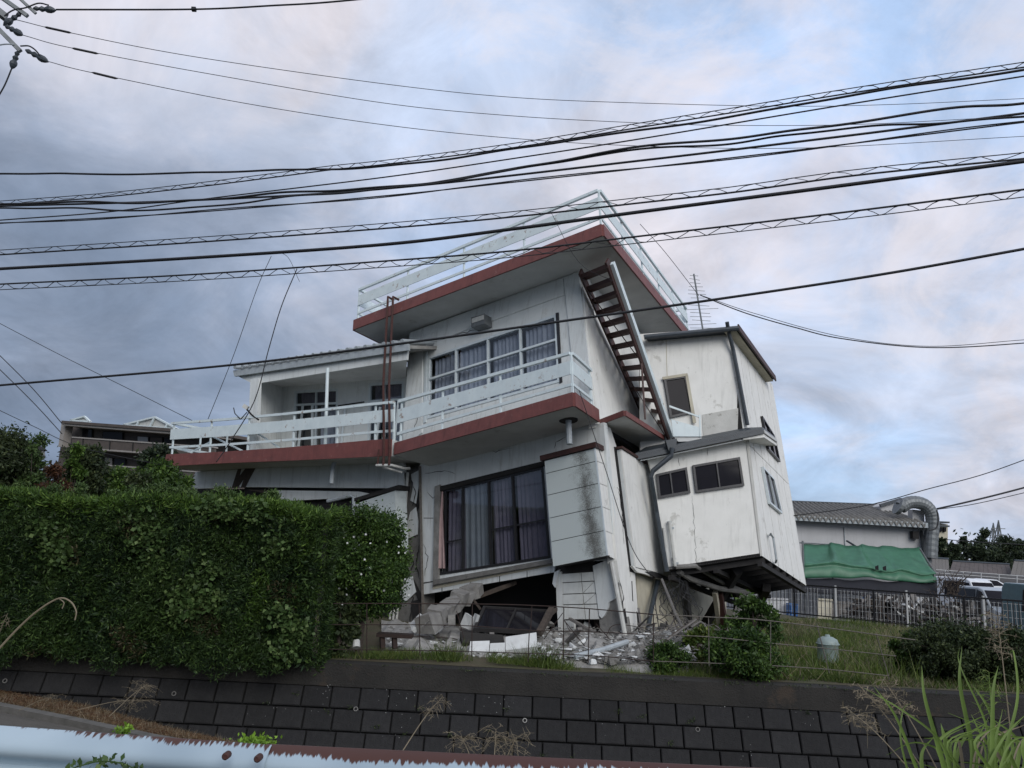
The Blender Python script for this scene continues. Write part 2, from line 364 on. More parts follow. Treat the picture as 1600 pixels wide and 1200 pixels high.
def blade_geo(P, h, wd, lean=.35):
    n = len(P); a = rng.random(n)*2*np.pi; s = np.stack([np.cos(a), np.sin(a), np.zeros(n)], 1)
    l = rng.normal(size=(n, 3))*lean; l[:, 2] = 1; H = (h*(.5+rng.random(n)))[:, None]
    t = P + l*H; V_ = np.stack([P - s*wd/2, P + s*wd/2, t], 1).reshape(-1, 3); return V_, np.arange(3*n).reshape(n, 3)
def clumps(centers, radii, n, shell=.55):
    """points in soft clumps, denser near each clump's skin"""
    c = np.array(centers)[rng.integers(len(centers), size=n)] if radii is None else None
    idx = rng.integers(len(centers), size=n); c = np.array(centers)[idx]; r_ = np.array(radii)[idx]
    if r_.ndim == 1: r_ = r_[:, None]
    d = unit(rng.normal(size=(n, 3))); q = (shell + (1-shell)*rng.random(n))[:, None]*(1+.12*rng.normal(size=(n, 1)))
    return c + d*q*r_, d
def tree(name, label, cat, base, h, rad, nclump, nleaf, lm, leaf=.06, trunk=.08, group=None, flat=.8, low=.25, aspect=.5, cr=1.0):
    base = Vector(base); t = thing(name, label, cat, base, group)
    tr = MB(); tops = []
    tr.tube([base + Vector((0, 0, -.15)), base + Vector((.05*h*.3, 0, h*.35)), base + Vector((0, .03*h, h*.75))], [trunk, trunk*.75, trunk*.3], 7)
    cs, rs = [], []
    for i in range(nclump):
        a = random.random()*6.283; q = math.sqrt(random.random())*.75; z = low + (1-low)*random.random()
        prof = math.sin(math.pi*min(1, max(.08, (z-low*.6)/(1.02-low*.6))))**.55
        c = base + Vector((math.cos(a)*rad*q*prof, math.sin(a)*rad*q*prof, h*z*.93))
        cs.append(c); rs.append(cr*rad*random.uniform(.16, .38)*Vector((1, 1, flat)))
        if i % 2 == 0:
            s0 = base + Vector((0, 0, h*max(.12, z*.55)))
            tr.tube([s0, lerp(s0, c, .5) + Vector((0, 0, .05*h)), c], [trunk*.38, trunk*.22, trunk*.08], 5)
    tr.build('trunk', m_bark, t)
    P, d = clumps([list(c) for c in cs], [list(r_) for r_ in rs], nleaf, .35)
    st = rng.random(len(P)) < .16; P[st] += d[st]*(rng.random((int(st.sum()), 1))**1.5)*rad*.20
    V_, q = leaf_geo(P, leaf, aspect, .2, d*.8); npmesh('crown', V_, q, lm, t, base); return t
# ================================================================== TERRAIN
zp = -.10                                                   # the plot's level
YC = 11.40                                                  # front edge of the wall cap
FA = atz(1190, 962, -.12); FB = atz(1600, 1004, -.14)       # foot of the black fence
fd = (FB-FA).normalized(); FL_ = FA - fd*16; FR_ = FB + fd*9
def fence_x(Y): return FA.x + (Y-FA.y)*fd.x/fd.y
mb = MB().add([(-900, -60, -1.75), (900, -60, -1.75), (900, 1500, -1.9), (-900, 1500, -1.9)], [(0, 1, 2, 3)])
mb.build('lower_ground', mat('far_ground', (.075,.085,.045), (.10,.095,.075), .05, .95, bump=.5, bscale=3), base=(0, 0, -1.9), kind='structure')
MB().prism([(2, 24, -.92), (90, 22, -.92), (160, 76, -.66), (0, 76, -.66)], (0, 0, -1.3)).build('parking_lot', m_lot, base=(30, 30, -1.5), kind='structure')
# plot: an undulating sheet with a skirt
def plot_z(x, y): k = min(1, max(0, (y-11.7)/.6)); return zp + .005*(1-k) + k*(.035*math.sin(x*1.3+y*.7) + .03*math.sin(x*.6-y*1.9)) + max(0, y-12.2)*.004
rows_ = []
for i in range(34):
    Y = YC + .30 + (i/33)**1.6*29.0; xr = max(fence_x(Y)+.15, -19); rows_.append([(lerp(-30, xr, j/60), Y, plot_z(lerp(-30, xr, j/60), Y)) for j in range(61)])
g = MB().grid(rows_); g.prism([rows_[0][0], rows_[0][-1], rows_[-1][-1], rows_[-1][0]], (0, 0, -.001)) if False else None
sk = [Vector(r_[-1]) for r_ in rows_]; g.grid([sk, [q + Vector((.1, 0, -1.5)) for q in sk]])
g.build('plot_ground', m_soil, smooth=True, base=(0, 20, zp), kind='structure')
# road under the camera and the low verge in front of the wall
MB().prism([(-40, -8, -.003), (40, -8, -.003), (40, 2.55, -.003), (-40, 2.55, -.003)], (0, 0, -.25)).build('road', m_asph, base=(0, 0, 0), kind='structure')
MB().add([(-40, 2.55, -.05), (40, 2.55, -.05), (40, 4.6, -1.0), (-40, 4.6, -1.0), (40, 10.6, -1.7), (-40, 10.6, -1.7)], [(0, 1, 2, 3), (3, 2, 4, 5)]).build('ditch_slope', mat('ditch_soil', (.035,.033,.022), (.05,.045,.03), 2, .95, bump=.8, bscale=20), base=(0, 5, -1), kind='structure')
# ------------------------------------------------------------------ retaining wall
BAT = R(26); dn = Vector((0, -math.sin(BAT), -math.cos(BAT))); out = Vector((0, -math.cos(BAT), math.sin(BAT)))
rw = thing('retaining_wall', 'long black block retaining wall with a grey concrete cap along the roadside', 'wall', (0, YC-.8, -1.7))
CB = Vector((0, YC-.01, zp-.29))
MB().prism([(-26, YC, zp), (-26, YC+.42, zp), (-26, YC+.42, zp-.29), (-26, YC-.02, zp-.29)], (52, 0, 0)).build('cap', m_concd, rw)
def back_at(s): return CB + dn*s - out*.06
MB().prism([Vector((-26, 0, 0))+back_at(0), Vector((-26, 0, 0))+back_at(0)-out*.3, Vector((-26, 0, 0))+back_at(2.3)-out*.3, Vector((-26, 0, 0))+back_at(2.3)], (52, 0, 0)).build('joint_backing', m_mortar, rw)
BW, BH = .385, .285
meshes = []
for k in range(6):
    jb = MB(); e = .010
    q = [Vector((x, 0, 0)) + dn*y for x, y in ((e, e), (BW-e, e), (BW-e, BH-e), (e, BH-e))]
    ins = [Vector((x, 0, 0)) + dn*y + out*(.012+random.uniform(-.003, .003)) for x, y in ((e+.012, e+.012), (BW-e-.012, e+.012), (BW-e-.012, BH-e-.012), (e+.012, BH-e-.012))]
    bk = [p - out*.05 for p in q]
    jb.add(bk+q+ins, [(8, 9, 10, 11)][::-1] + [(4+i, 4+(i+1) % 4, 8+(i+1) % 4, 8+i) for i in range(4)] + [(i, (i+1) % 4, 4+(i+1) % 4, 4+i) for i in range(4)])
    me = bpy.data.meshes.new('block'); me.from_pydata(jb.v, [], jb.f); me.materials.append(m_block); meshes.append(me)
half = []
cnt = 0
for r_ in range(7):
    x = -7.6 + (.5*BW if r_ % 2 else 0) - .12*r_
    hw = 1.0
    while x < 8.0 + .1*r_:
        o = bpy.data.objects.new('block', meshes[cnt % 6]); COL.objects.link(o); o.parent = rw
        o.location = Vector((x, 0, 0)) + CB + dn*(r_*BH) + out*random.uniform(-.004, .004) - LOC[rw.name]
        x += BW; cnt += 1
far = MB()
for sgn in (-1, 1):
    for r_ in range(7):
        x0 = (8.6 if sgn > 0 else -8.0)
        for k in range(38): 
            p = Vector((x0 + sgn*k*BW + (.5*BW if r_ % 2 else 0), 0, 0)) + CB + dn*(r_*BH) + out*.004
            far.prism([p + Vector((.01, 0, 0)) + dn*.01, p + Vector((BW-.01, 0, 0)) + dn*.01, p + Vector((BW-.01, 0, 0)) + dn*(BH-.01), p + Vector((.01, 0, 0)) + dn*(BH-.01)], -out*.05)
far.build('outer_blockwork', m_block, rw, kind='stuff')
wallpl = Pl(CB + out*.012, Vector((1, 0, 0)), dn)
for (x, y) in ((272, 1084), (556, 1108), (820, 1126), (1090, 1140), (8, 1064)):
    c = wallpl.hit(x, y); ring = MB()
    ring.tube([c - out*.05, c + out*.012], .030, 12, False); ring.tube([c + out*.012, c - out*.05], .021, 12, False)
    ring.add([c + out*.012 + (Vector((1, 0, 0))*math.cos(a) + dn*math.sin(a))*rr for rr in (.030, .021) for a in [2*math.pi*i/12 for i in range(12)]], [(i, (i+1) % 12, 12+(i+1) % 12, 12+i) for i in range(12)])
    wp = ring.build('weep_pipe', m_conc, rw); MB().tube([c + out*.001, c + out*.004], .0205, 12).build('bore_shade', m_mortar, wp)  # dark disc paints the shade inside the pipe
lich = MB()
for i in range(110):
    px, py = random.choice([(500, 1090), (620, 1085), (700, 1110), (780, 1090), (880, 1085), (940, 1120), (1140, 1095), (1250, 1110), (420, 1110), (1160, 1170), (600, 1130)])
    c = wallpl.hit(px + random.gauss(0, 22), py + random.gauss(0, 14)) + out*.004
    s_ = random.uniform(.002, .006); a0 = random.random()*3
    lich.add([c + (Vector((1, 0, 0))*math.cos(a0+a) + dn*math.sin(a0+a))*s_*random.uniform(.6, 1.2) for a in (0, 1.2, 2.5, 3.8, 5.0)], [(0, 1, 2, 3, 4)])
lich.build('lichen_speckles', m_lichen, rw, kind='stuff')
# left verge: concrete channel edge, soil and needle litter
def ribbon(A, B, n=24, nz=.0):
    rr = [[], [], [], []]
    for i in range(n+1):
        t = i/n
        def pl_(P):
            s_ = t*(len(P)-1); k = min(int(s_), len(P)-2); return lerp(P[k], P[k+1], s_-k)
        a, b = pl_(A), pl_(B)
        for j, q in enumerate(rr): q.append(lerp(a, b, j/3) + Vector((0, 0, random.uniform(-nz, nz))))
    return MB().grid(rr)
kA = [at(x, y, Y) for x, y, Y in ((-260, 1048, 10.3), (0, 1100, 9.2), (120, 1124, 8.5), (240, 1150, 7.8), (400, 1178, 7.2))]
kB = [wallpl.hit(x, y) + out*-.02 for x, y in ((-260, 1040), (0, 1083), (130, 1104), (260, 1140), (400, 1172))]
kC = [at(x, y, 4.3) for x, y in ((-260, 1150), (0, 1172), (120, 1185), (240, 1200), (400, 1215))]
ribbon(kA, kB, 30, .02).build('verge_soil', m_soil, base=kA[0], kind='structure')
kb = MB().grid([[p + Vector((0, 0, .02)) for p in kA], [p + Vector((0, -.12, .02)) for p in kA], [p + Vector((0, -.125, -.25)) for p in kA]]); kb.grid([[p + Vector((0, .0, .02)) for p in kA], [p + Vector((0, .02, -.2)) for p in kA]])
up(kb.build('channel_kerb', mat('kerb_concrete', (.13,.125,.115), (.08,.078,.07), 6, .95, bump=.5)), 'pale concrete channel edge beside the needle litter at lower left', 'kerb')
ribbon(kC, [p + Vector((0, -.12, -.04)) for p in kA], 20, .0).build('channel_bed', mat('channel_concrete', (.11,.10,.085), (.075,.07,.06), 3, .95, bump=.4), base=kC[0], kind='structure')
def on_ribbon(A, B, n, off=.0):
    P = []
    for i in range(n):
        t = random.random()*(len(A)-1); k = min(int(t), len(A)-2); v = random.random()
        P.append(list(lerp(lerp(A[k], A[k+1], t-k), lerp(B[k], B[k+1], t-k), v) + Vector((0, 0, random.random()*off))))
    return np.array(P)
P = on_ribbon(kA, kB, 26000, .05); d = unit(rng.normal(size=(len(P), 3))*np.array([1, 1, .3]))*.045
s_ = unit(np.cross(d, rng.normal(size=d.shape)))*.0022
npmesh('needle_litter', np.stack([P-s_, P+s_, P+d], 1).reshape(-1, 3), np.arange(3*len(P)).reshape(-1, 3), m_needle, None, tuple(kA[1]), kind='stuff', label='brown fallen conifer needles banked against the wall foot', cat='litter')
P = on_ribbon(kA, kB, 2600); P = P[(P[:, 0] > -6)]
V_, q = blade_geo(P, .07, .006, .5); npmesh('verge_grass', V_, q, m_straw, None, tuple(kA[1]), kind='stuff', label='short dry grass along the channel edge', cat='grass')
for px, py, n_, lab in ((398, 1160, 160, 'bright green weed tuft just left of the guardrail joint'), (192, 1142, 70, 'tiny green weed sprouting over the left guardrail')):
    c = at(px, py+8, 6.6)
    P = np.array([list(c + Vector((random.gauss(0, .07 if n_ > 100 else .02), random.gauss(0, .05), random.uniform(0, .06)))) for i in range(n_*3)])
    V_, q = leaf_geo(P, .035, .5, -.5); npmesh('green_weed', V_, q, leafmat('bright_weed', (.16,.28,.03), (.12,.22,.03), None), None, tuple(c), label=lab, cat='weed', kind='stuff')
# ================================================================== HOUSE
UT = -ray(-1044, 1112).normalized(); VT = ray(1426, 942).normalized(); WT = ray(750, -2400).normalized()
WG = ray(400, -4500).normalized()
G = Pl(at(960, 960, 14.4), UT, WG)                      # crushed ground-floor front
T = Pl(G.hit(928, 662), UT, WT)                         # upper front
TS = Pl(T.hit(914, 520), VT, WT)                        # tower side
GS = Pl(G.hit(962, 880), VT, WG)                        # ground side
S = Pl(G.hit(928, 662), UT, VT)                         # balcony soffit
RF = Pl(T.hit(904, 425), UT, VT)                        # roof soffit
back = -T.n; backG = -G.n
house = thing('collapsed_house', 'leaning white two storey house with dark red slab edges and a crushed ground floor', 'house', G.hit(900, 1003))
def part(mb, name, m, **k): return mb.build(name, m, house, **k)
def poly(pl, pts, name, m, th=.12, off=0.0, **k):
    return part(MB().prism(pl.h(pts, off), -pl.n*th), name, m, **k)
# --- tower front with window opening
WQ = [(669, 558), (870, 491), (875, 597), (667, 655)]
part(wall(T.h([(640, 520), (905, 423), (931, 668), (626, 718)]), [T.h(WQ)], back*.14), 'front_wall', m_white)
poly(T, [(640, 521), (660, 513.5), (659, 676), (629, 700)], 'pilaster', m_white, .03, .03)
poly(T, [(881, 434), (904, 425), (929, 650), (901, 640)], 'pilaster', m_white, .03, .03)
poly(T, [(661, 513), (880, 434.3), (881, 461), (661, 540)], 'lintel_band', m_white, .02, .02)
window(house, T.h(WQ), (.235, .49, .735), (.375,), m_alu, m_glass, .055, .07, -.02, curtain=[(.03, .23, .05, .97, m_curt), (.245, .48, .05, .97, m_curt), (.50, .73, .05, .97, m_curt), (.745, .97, .05, .97, m_curt)])
poly(T, [(868, 489), (872.5, 488), (878, 597), (874, 599)], 'window_casing', m_aluD, .03, .02)
rect(T.h([(665, 552), (668.5, 551), (666.5, 660), (663, 661)]), 0, 1, 0, 1, 0, .03).build('window_casing', m_alu, house)
# side wall of the tower, rear and left walls, room floors (dark inside)
c0 = T.hit(905, 423); c1 = T.hit(931, 668)
part(MB().prism([c0, c0 + VT*5.2, c1 + VT*5.2, c1], -TS.n*.14), 'side_wall', m_white2)
l0 = T.hit(640, 520); l1 = T.hit(626, 718)
part(MB().prism([l0+back*.15, l0 + VT*5.2, l1 + VT*5.2, l1+back*.15], UT*.12), 'hidden_wall', m_white)
part(MB().prism([l0 + VT*5.1, c0 + VT*5.1, c1 + VT*5.1, l1 + VT*5.1], VT*.12), 'rear_wall', m_white)
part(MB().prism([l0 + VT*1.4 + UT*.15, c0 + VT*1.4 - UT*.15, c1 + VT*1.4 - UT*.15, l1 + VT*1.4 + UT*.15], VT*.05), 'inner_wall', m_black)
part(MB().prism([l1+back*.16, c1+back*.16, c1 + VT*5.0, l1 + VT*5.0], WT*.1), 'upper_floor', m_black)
# slightly darker return strip beside the front corner
pc = [c0 + VT*.02 + TS.n*.005, c0 + VT*.55 + TS.n*.005, c1 + VT*.55 + TS.n*.005, c1 + VT*.02 + TS.n*.005]
part(MB().prism([q + TS.n*.03 for q in pc], -TS.n*.03), 'corner_pier', m_white2)
# --- slabs with fascia
def slab(pts, hv, name, fas, sof, outs, fname='fascia'):
    part(MB().prism([q + hv*.02 for q in pts], hv*.94), name, sof)
    for i, o_ in outs:
        a, b = pts[i], pts[(i+1) % len(pts)]; o_ = o_.normalized()
        d = (b-a).normalized()*.0
        part(MB().prism([a-d, b+d, b+hv+d, a+hv-d], o_*.035), fname, fas)
rFL, rFR = RF.hit(553, 516), RF.hit(942, 369); rB = (RF.hit(1065, 519)-rFR)*1.17
rBR = rFR + rB; rBL = rFL + rB; hr = WT*.25
slab([rFL, rFR, rBR, rBL], hr, 'roof_slab', m_red, m_soffit, [(0, T.n), (1, TS.n), (3, -TS.n)])
# --- railings
def railing(path, upv, h, posts, spec, pw=.035, bands=True):
    """path: corner points on the slab edge; posts: (segment, t)"""
    hs_ = h if isinstance(h, (list, tuple)) else [h]*len(path)
    for k, t in posts:
        p = lerp(path[k], path[k+1], t); h = lerp(hs_[k], hs_[k+1], t); mb = MB(); mb.bar(p - upv*.04, p + upv*h*.985, pw, pw, UT); part(mb, 'railing_post', m_rail)
    for f0, f1, th, nm in spec:
        for i in range(len(path)-1):
            a, b = path[i], path[i+1]; s_ = (b-a).cross(upv).normalized()
            if s_.dot(a-CAM) > 0: s_ = -s_
            o_ = s_*(.02 if nm == 'railing_board' else .0); jo = (b-a).normalized()*.002
            ha, hb_ = hs_[i], hs_[i+1]; part(MB().prism([a+upv*ha*f0+o_+jo, b+upv*hb_*f0+o_-jo, b+upv*hb_*f1+o_-jo, a+upv*ha*f1+o_+jo], s_*th), nm, m_rail)
SPEC = [(.93, 1.0, .05, 'handrail'), (.46, .78, .015, 'railing_board'), (.19, .255, .03, 'lower_rail')]
inn = back*.05 - UT*.0
tFL, tFR, tBR, tBL = [q + hr for q in (rFL, rFR, rBR, rBL)]
a0 = tFL + back*.05 + UT*.05; a1 = tFR + back*.05 - UT*.05; a2 = tBR - UT*.05; a3 = tBL + UT*.05
railing([a0, a1], WT, .82, [(0, 0), (0, .24), (0, .49), (0, .73), (0, 1)], SPEC)
railing([a1, a2], WT, .82, [(0, .2), (0, .4), (0, .6), (0, .8), (0, 1)], SPEC)
railing([a2, a3], WT, .82, [(0, .33), (0, .66), (0, 1)], SPEC)
railing([a3, a0], WT, .82, [(0, .25), (0, .5), (0, .75)], SPEC)
# --- balcony, right part
bFL, bFR, bBR = S.hit(617, 711), S.hit(897, 635), S.hit(930, 658); hb = WT*.25
bBL = bFL + (back*1.35)
slab([bFL, bFR, bBR + back*.1, bBL], hb, 'balcony_slab', m_red, m_soffit, [(0, T.n), (1, TS.n)])
p0 = bFL + hb + back*.06; p1 = bFR + hb + back*.06 - UT*.05; p2 = bBR + hb - UT*.05
railing([p0, p1], WT, (.95, .79), [(0, .02), (0, .29), (0, .63), (0, 1)], SPEC)
railing([p1, p2], WT, .79, [(0, .95)], SPEC)
# --- left wing (sags at the hinge)
UL = -ray(-1500, 815).normalized(); WL = ray(700, -4500).normalized()
H = S.hit(612, 712); LB = Pl(H, UL, WL); nb = -LB.n
top_px = [(262, 710), (350, 706), (441, 700), (520, 693.5), (580, 688), (613, 686)]
bot_px = [(257, 729), (350, 724), (441, 720.5), (520, 717), (580, 714), (612, 712.5)]
tp = LB.h(top_px); bp = LB.h(bot_px)
for i in range(5):
    part(MB().prism([bp[i], bp[i+1], tp[i+1], tp[i]], LB.n*.035), 'fascia', m_red)
    hh = (tp[i]-bp[i])*.96; h2 = (tp[i+1]-bp[i+1])*.96
    a, b = bp[i], bp[i+1]; q = [a, b, b+nb*1.9, a+nb*1.9]
    part(MB().add([a, b, b+nb*1.9, a+nb*1.9, a+hh, b+h2, b+h2+nb*1.9, a+hh+nb*1.9], [(0,1,2,3),(7,6,5,4),(0,4,5,1),(2,6,7,3),(1,5,6,2),(3,7,4,0)]), 'balcony_slab', m_soffit)
part(MB().prism([bp[0], tp[0], tp[0]+nb*1.9, bp[0]+nb*1.9], -UL*.035), 'fascia', m_red)
rp = [q + nb*.06 for q in tp]
railing(rp, WL, .80, [(0, .04), (0, .72), (1, .38), (2, .18), (3, .06), (4, .1), (4, .98)], SPEC)
railing([rp[0] + UL*.03, rp[0] + UL*.03 + nb*1.7], WL, .80, [(0, .5), (0, 1)], SPEC[:1] + SPEC[2:])
# bent loose rails lying on the balcony
for (x0, y0, x1, y1) in ((271, 700, 300, 707), (334, 683, 378, 704), (404, 678, 436, 699), (330, 690, 300, 706)):
    part(MB().bar(LB.hit(x0, y0, -.25), LB.hit(x1, y1, -.12), .05, .03), 'loose_rail', m_rail)
LE = LB.off(-.28); LW = LB.off(-1.75)
# porch roof
e = LE.h([(364, 579), (638, 537), (638, 547), (366, 588)]); rbv = nb*3.4 + WL*.75
part(MB().prism(e, nb*.06), 'eave_board', m_pipe)
part(MB().prism([e[0]+nb*.07-WL*.02, e[1]+nb*.07-WL*.02, e[1]+rbv, e[0]+rbv], -WL*.07), 'porch_roof', m_conc)
for i in range(21):
    a = lerp(e[0], e[1], (i+.5)/21) + WL*.035
    part(MB().tube([a - nb*.06 + WL*.02, a + rbv + WL*.02], .052, 8), 'roof_tile', m_pipe)
eb = LE.h([(372, 588), (637, 547.5), (636, 562), (396, 600)], -.10); part(MB().prism(eb, nb*.05), 'eave_beam', m_white)
part(MB().prism([LE.hit(396, 594, -.2), LE.hit(637, 551, -.2), LW.hit(634, 590), LW.hit(441, 605)], WL*.03), 'porch_ceiling', m_soffit)
part(MB().prism([LE.hit(396, 592), LE.hit(391, 704), LW.hit(441, 716), LW.hit(441, 603)], -UL*.10), 'porch_side_wall', m_white)
part(MB().prism([LE.hit(395, 592, .012), LE.hit(404, 591, .012), LE.hit(400, 703, .012), LE.hit(390, 704, .012)], nb*.10), 'corner_post', m_white)
w1 = [(460, 610.5), (528, 607), (526.5, 699), (458, 701)]; w2 = [(576, 599), (631, 595), (630, 698), (573.5, 702)]
part(wall(LW.h([(440, 603), (640, 588), (640, 722), (440, 722)]), [LW.h(w1), LW.h(w2)], nb*.12), 'porch_back_wall', m_white)
window(house, LW.h(w1), (.50,), (.25,), m_alu, m_glass, .06, .06, -.03, curtain=[(.55, .95, .28, .98, m_curt), (.1, .9, .03, .22, m_curtD)])
window(house, LW.h(w2), (.45,), (.28,), m_alu, m_glass, .06, .06, -.03, curtain=[(.1, .9, .03, .24, m_curtD), (.5, .95, .3, .98, m_curt)])
for x0, y0, x1, y1 in ((473, 634, 466, 700), (488, 632, 488, 699), (540, 634, 533, 698), (594, 636, 587, 698), (622, 628, 616, 698)):
    part(MB().bar(LW.hit(x0, y0, .05), LW.hit(x1, y1, .05), .05, .04), 'leaning_sash', m_alu)
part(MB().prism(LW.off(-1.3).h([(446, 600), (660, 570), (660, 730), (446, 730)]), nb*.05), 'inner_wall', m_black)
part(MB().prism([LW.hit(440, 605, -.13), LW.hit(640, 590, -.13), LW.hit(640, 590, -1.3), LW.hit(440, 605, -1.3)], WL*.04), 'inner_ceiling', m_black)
part(MB().tube([LE.hit(512, 575), LE.hit(508, 700)], .038, 8), 'porch_post', m_rail)
for pts in ([(528, 633), (569, 627), (569, 629), (528, 635)],):
    poly(LW, pts, 'wall_crack', m_dark, .01, .008)
# lower left wall under the balcony
LG = LB.off(-1.0)
poly(LG, [(306, 737), (630, 720), (632, 763), (385, 761), (293, 764)], 'left_wall', m_white, .1)
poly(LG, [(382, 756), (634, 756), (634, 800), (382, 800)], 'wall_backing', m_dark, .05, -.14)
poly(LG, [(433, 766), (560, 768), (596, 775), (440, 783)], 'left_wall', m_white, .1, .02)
poly(LG, [(300, 764), (660, 764), (660, 990), (300, 990)], 'crushed_void_shade', m_dark, .1, -.45)  # dark set-back sheet stands for the shaded crushed interior
poly(LG, [(362, 762), (372, 731), (377, 731), (374, 744), (384, 731), (399, 731), (390, 748), (383, 762), (376, 762), (381, 748), (371, 763)], 'torn_patch', m_wood, .01, .012)
poly(LG, [(384, 765), (432, 766), (432, 775), (402, 768)], 'torn_patch', m_wood, .02, .02)
LX = LG.off(.30)
QB = LX.h([(557, 786), (617, 766), (620, 862), (552, 870)])
for v0, v1 in ((0, .33), (.33, .7), (.7, 1)):
    rect(QB, 0, 1, v0+.006, v1-.006, -.02, 0).build('shutter_panel', m_shut, house)
rect(QB, .01, .99, 0, 1, -.28, -.022).build('shutter_box', m_dark, house)
part(MB().prism([QB[1]+UL*.004, QB[1]+UL*.1+nb*.25, QB[2]+UL*.1+nb*.25, QB[2]+UL*.004], nb*.02), 'shutter_box_side', m_shut)
part(MB().prism([QB[0]-UL*.1+WL*.02+LB.n*.03, QB[1]+UL*.12+WL*.02+LB.n*.03, QB[1]+UL*.12+WL*.11+LB.n*.03, QB[0]-UL*.1+WL*.09+LB.n*.03], nb*.4), 'shutter_box_cap', m_dark)
part(MB().tube([LX.hit(512, 783), LX.hit(548, 774.5), LX.hit(553, 777), LX.hit(553, 812)], .045, 8), 'drain_pipe', m_pipe)
part(MB().tube([LB.hit(524, 718, -.5), LB.hit(520, 730, -.45), LB.hit(518, 756, -.4)], .05, 8), 'drain_spout', m_pipe)
poly(G, [(618, 712), (668, 700), (668, 790), (618, 790)], 'hinge_wall', m_conc, .1, -.45)
# --- cracked pillar at the hinge
Pp = G.off(-.05)
poly(Pp, [(634, 738), (657, 730), (660, 850), (662, 925), (661, 1000), (614, 1000), (620, 930), (630, 860), (632, 800)], 'cracked_pillar', m_conc, .35, -.02)
for pts in ([(641, 800), (650, 792), (653, 815), (652, 835), (636, 842), (637, 815)], [(642, 741), (654, 735), (654, 760), (650, 787), (641, 782), (645, 762)], [(630, 905), (644, 900), (650, 925), (634, 940), (625, 930)]):
    poly(Pp, pts, 'plaster_flake', m_white, .02, .02)
for pts in ([(652, 760), (656, 758), (655, 790), (651, 800), (649, 788)], [(640, 900), (643, 899), (659, 930), (660, 946), (652, 935)], [(642, 940), (656, 936), (657, 970), (645, 972)]):
    poly(Pp, pts, 'crack', m_dark, .01, .012)
part(MB().tube(Pp.h([(637, 738), (633, 800), (628, 864)], .12), .032, 7), 'drain_pipe', m_pipew)
part(MB().tube(Pp.h([(633, 738), (630, 790), (623, 850)], .10), .028, 7), 'drain_pipe', m_conc)
for a, b in (((613, 936), (607, 986)), ((618, 936), (612, 988)), ((623, 934), (618, 986))):
    part(MB().tube(Pp.h([a, b], .10), .026, 7), 'drain_pipe', m_pipew)
part(MB().tube([Pp.hit(656, 728, .1), Pp.hit(659, 880, .12), Pp.hit(662, 1003, .16)], .03, 6), 'iron_pipe', m_rodl)
# --- ground-floor front wall with the big window
GQ = [(687, 767), (849, 728), (861, 872), (684.5, 899)]
part(wall(G.h([(656, 724), (943, 660), (962, 876), (868, 878), (866, 894), (661, 929)]), [G.h(GQ)], backG*.14), 'ground_front_wall', m_white)
window(house, G.h(GQ), (.06, .235, .49, .715), (), m_aluD, m_glass, .05, .07, -.02, cgap=.10,
       curtain=[(.07, .235, .03, .97, m_curtD), (.245, .48, .03, .97, m_screen), (.50, .71, .03, .97, m_curtD), (.725, .98, .03, .97, m_curtD)])
GQ3 = G.h(GQ)
rect(GQ3, .50, .98, .575, .592, -.05, -.012).build('sash_bar', m_aluD, house)
rect(GQ3, .07, .235, .62, .635, -.05, -.012).build('sash_bar', m_aluD, house)
poly(G, [(679, 760), (687, 757), (684.5, 905), (676, 917)], 'window_casing', m_conc, .05, .06)
poly(G, [(686, 760), (850, 720), (849.5, 728), (687, 767.5)], 'window_casing', m_dark, .05, .05)
poly(G, [(677, 906), (863, 873), (863, 880), (676, 914)], 'window_sill', m_conc, .09, .09)
poly(G, [(676, 916), (862, 881), (862.5, 883.5), (676, 921)], 'siding_strip', m_beige, .012, .012)
for pts in ([(662, 809), (677, 809), (677, 810), (662, 810)], [(662, 910), (676, 908), (676, 909.5), (662, 912)]):
    poly(G, pts, 'panel_joint', m_dark, .006, .004)
pk = [[G.hit(x + 1.2*math.sin(j*2.1), y, .045 + .02*math.sin(j*2.5)) for j, x in enumerate(np.linspace(a, b, 9))] for y, a, b in ((768, 690, 692), (800, 687.5, 692.5), (840, 685, 694.5), (888, 683, 697))]
part(MB().grid(pk), 'loose_curtain', m_pink, smooth=True)
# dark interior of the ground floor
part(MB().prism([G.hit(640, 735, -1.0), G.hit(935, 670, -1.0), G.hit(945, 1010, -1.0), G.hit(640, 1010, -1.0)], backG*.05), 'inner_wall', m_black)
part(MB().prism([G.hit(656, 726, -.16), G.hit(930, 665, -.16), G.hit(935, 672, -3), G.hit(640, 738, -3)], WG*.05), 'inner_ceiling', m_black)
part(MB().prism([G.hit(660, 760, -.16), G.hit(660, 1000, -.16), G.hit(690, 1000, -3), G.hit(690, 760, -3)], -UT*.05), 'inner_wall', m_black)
# siding seams on the strip below the window
for x in (690, 735, 780, 823):
    y0 = lerp(918.5, 883.5, (x-676)/187.); poly(G, [(x, y0+1), (x+1, y0+1), (x+1, y0+11), (x, y0+11)], 'panel_joint', m_dark, .006, .003)
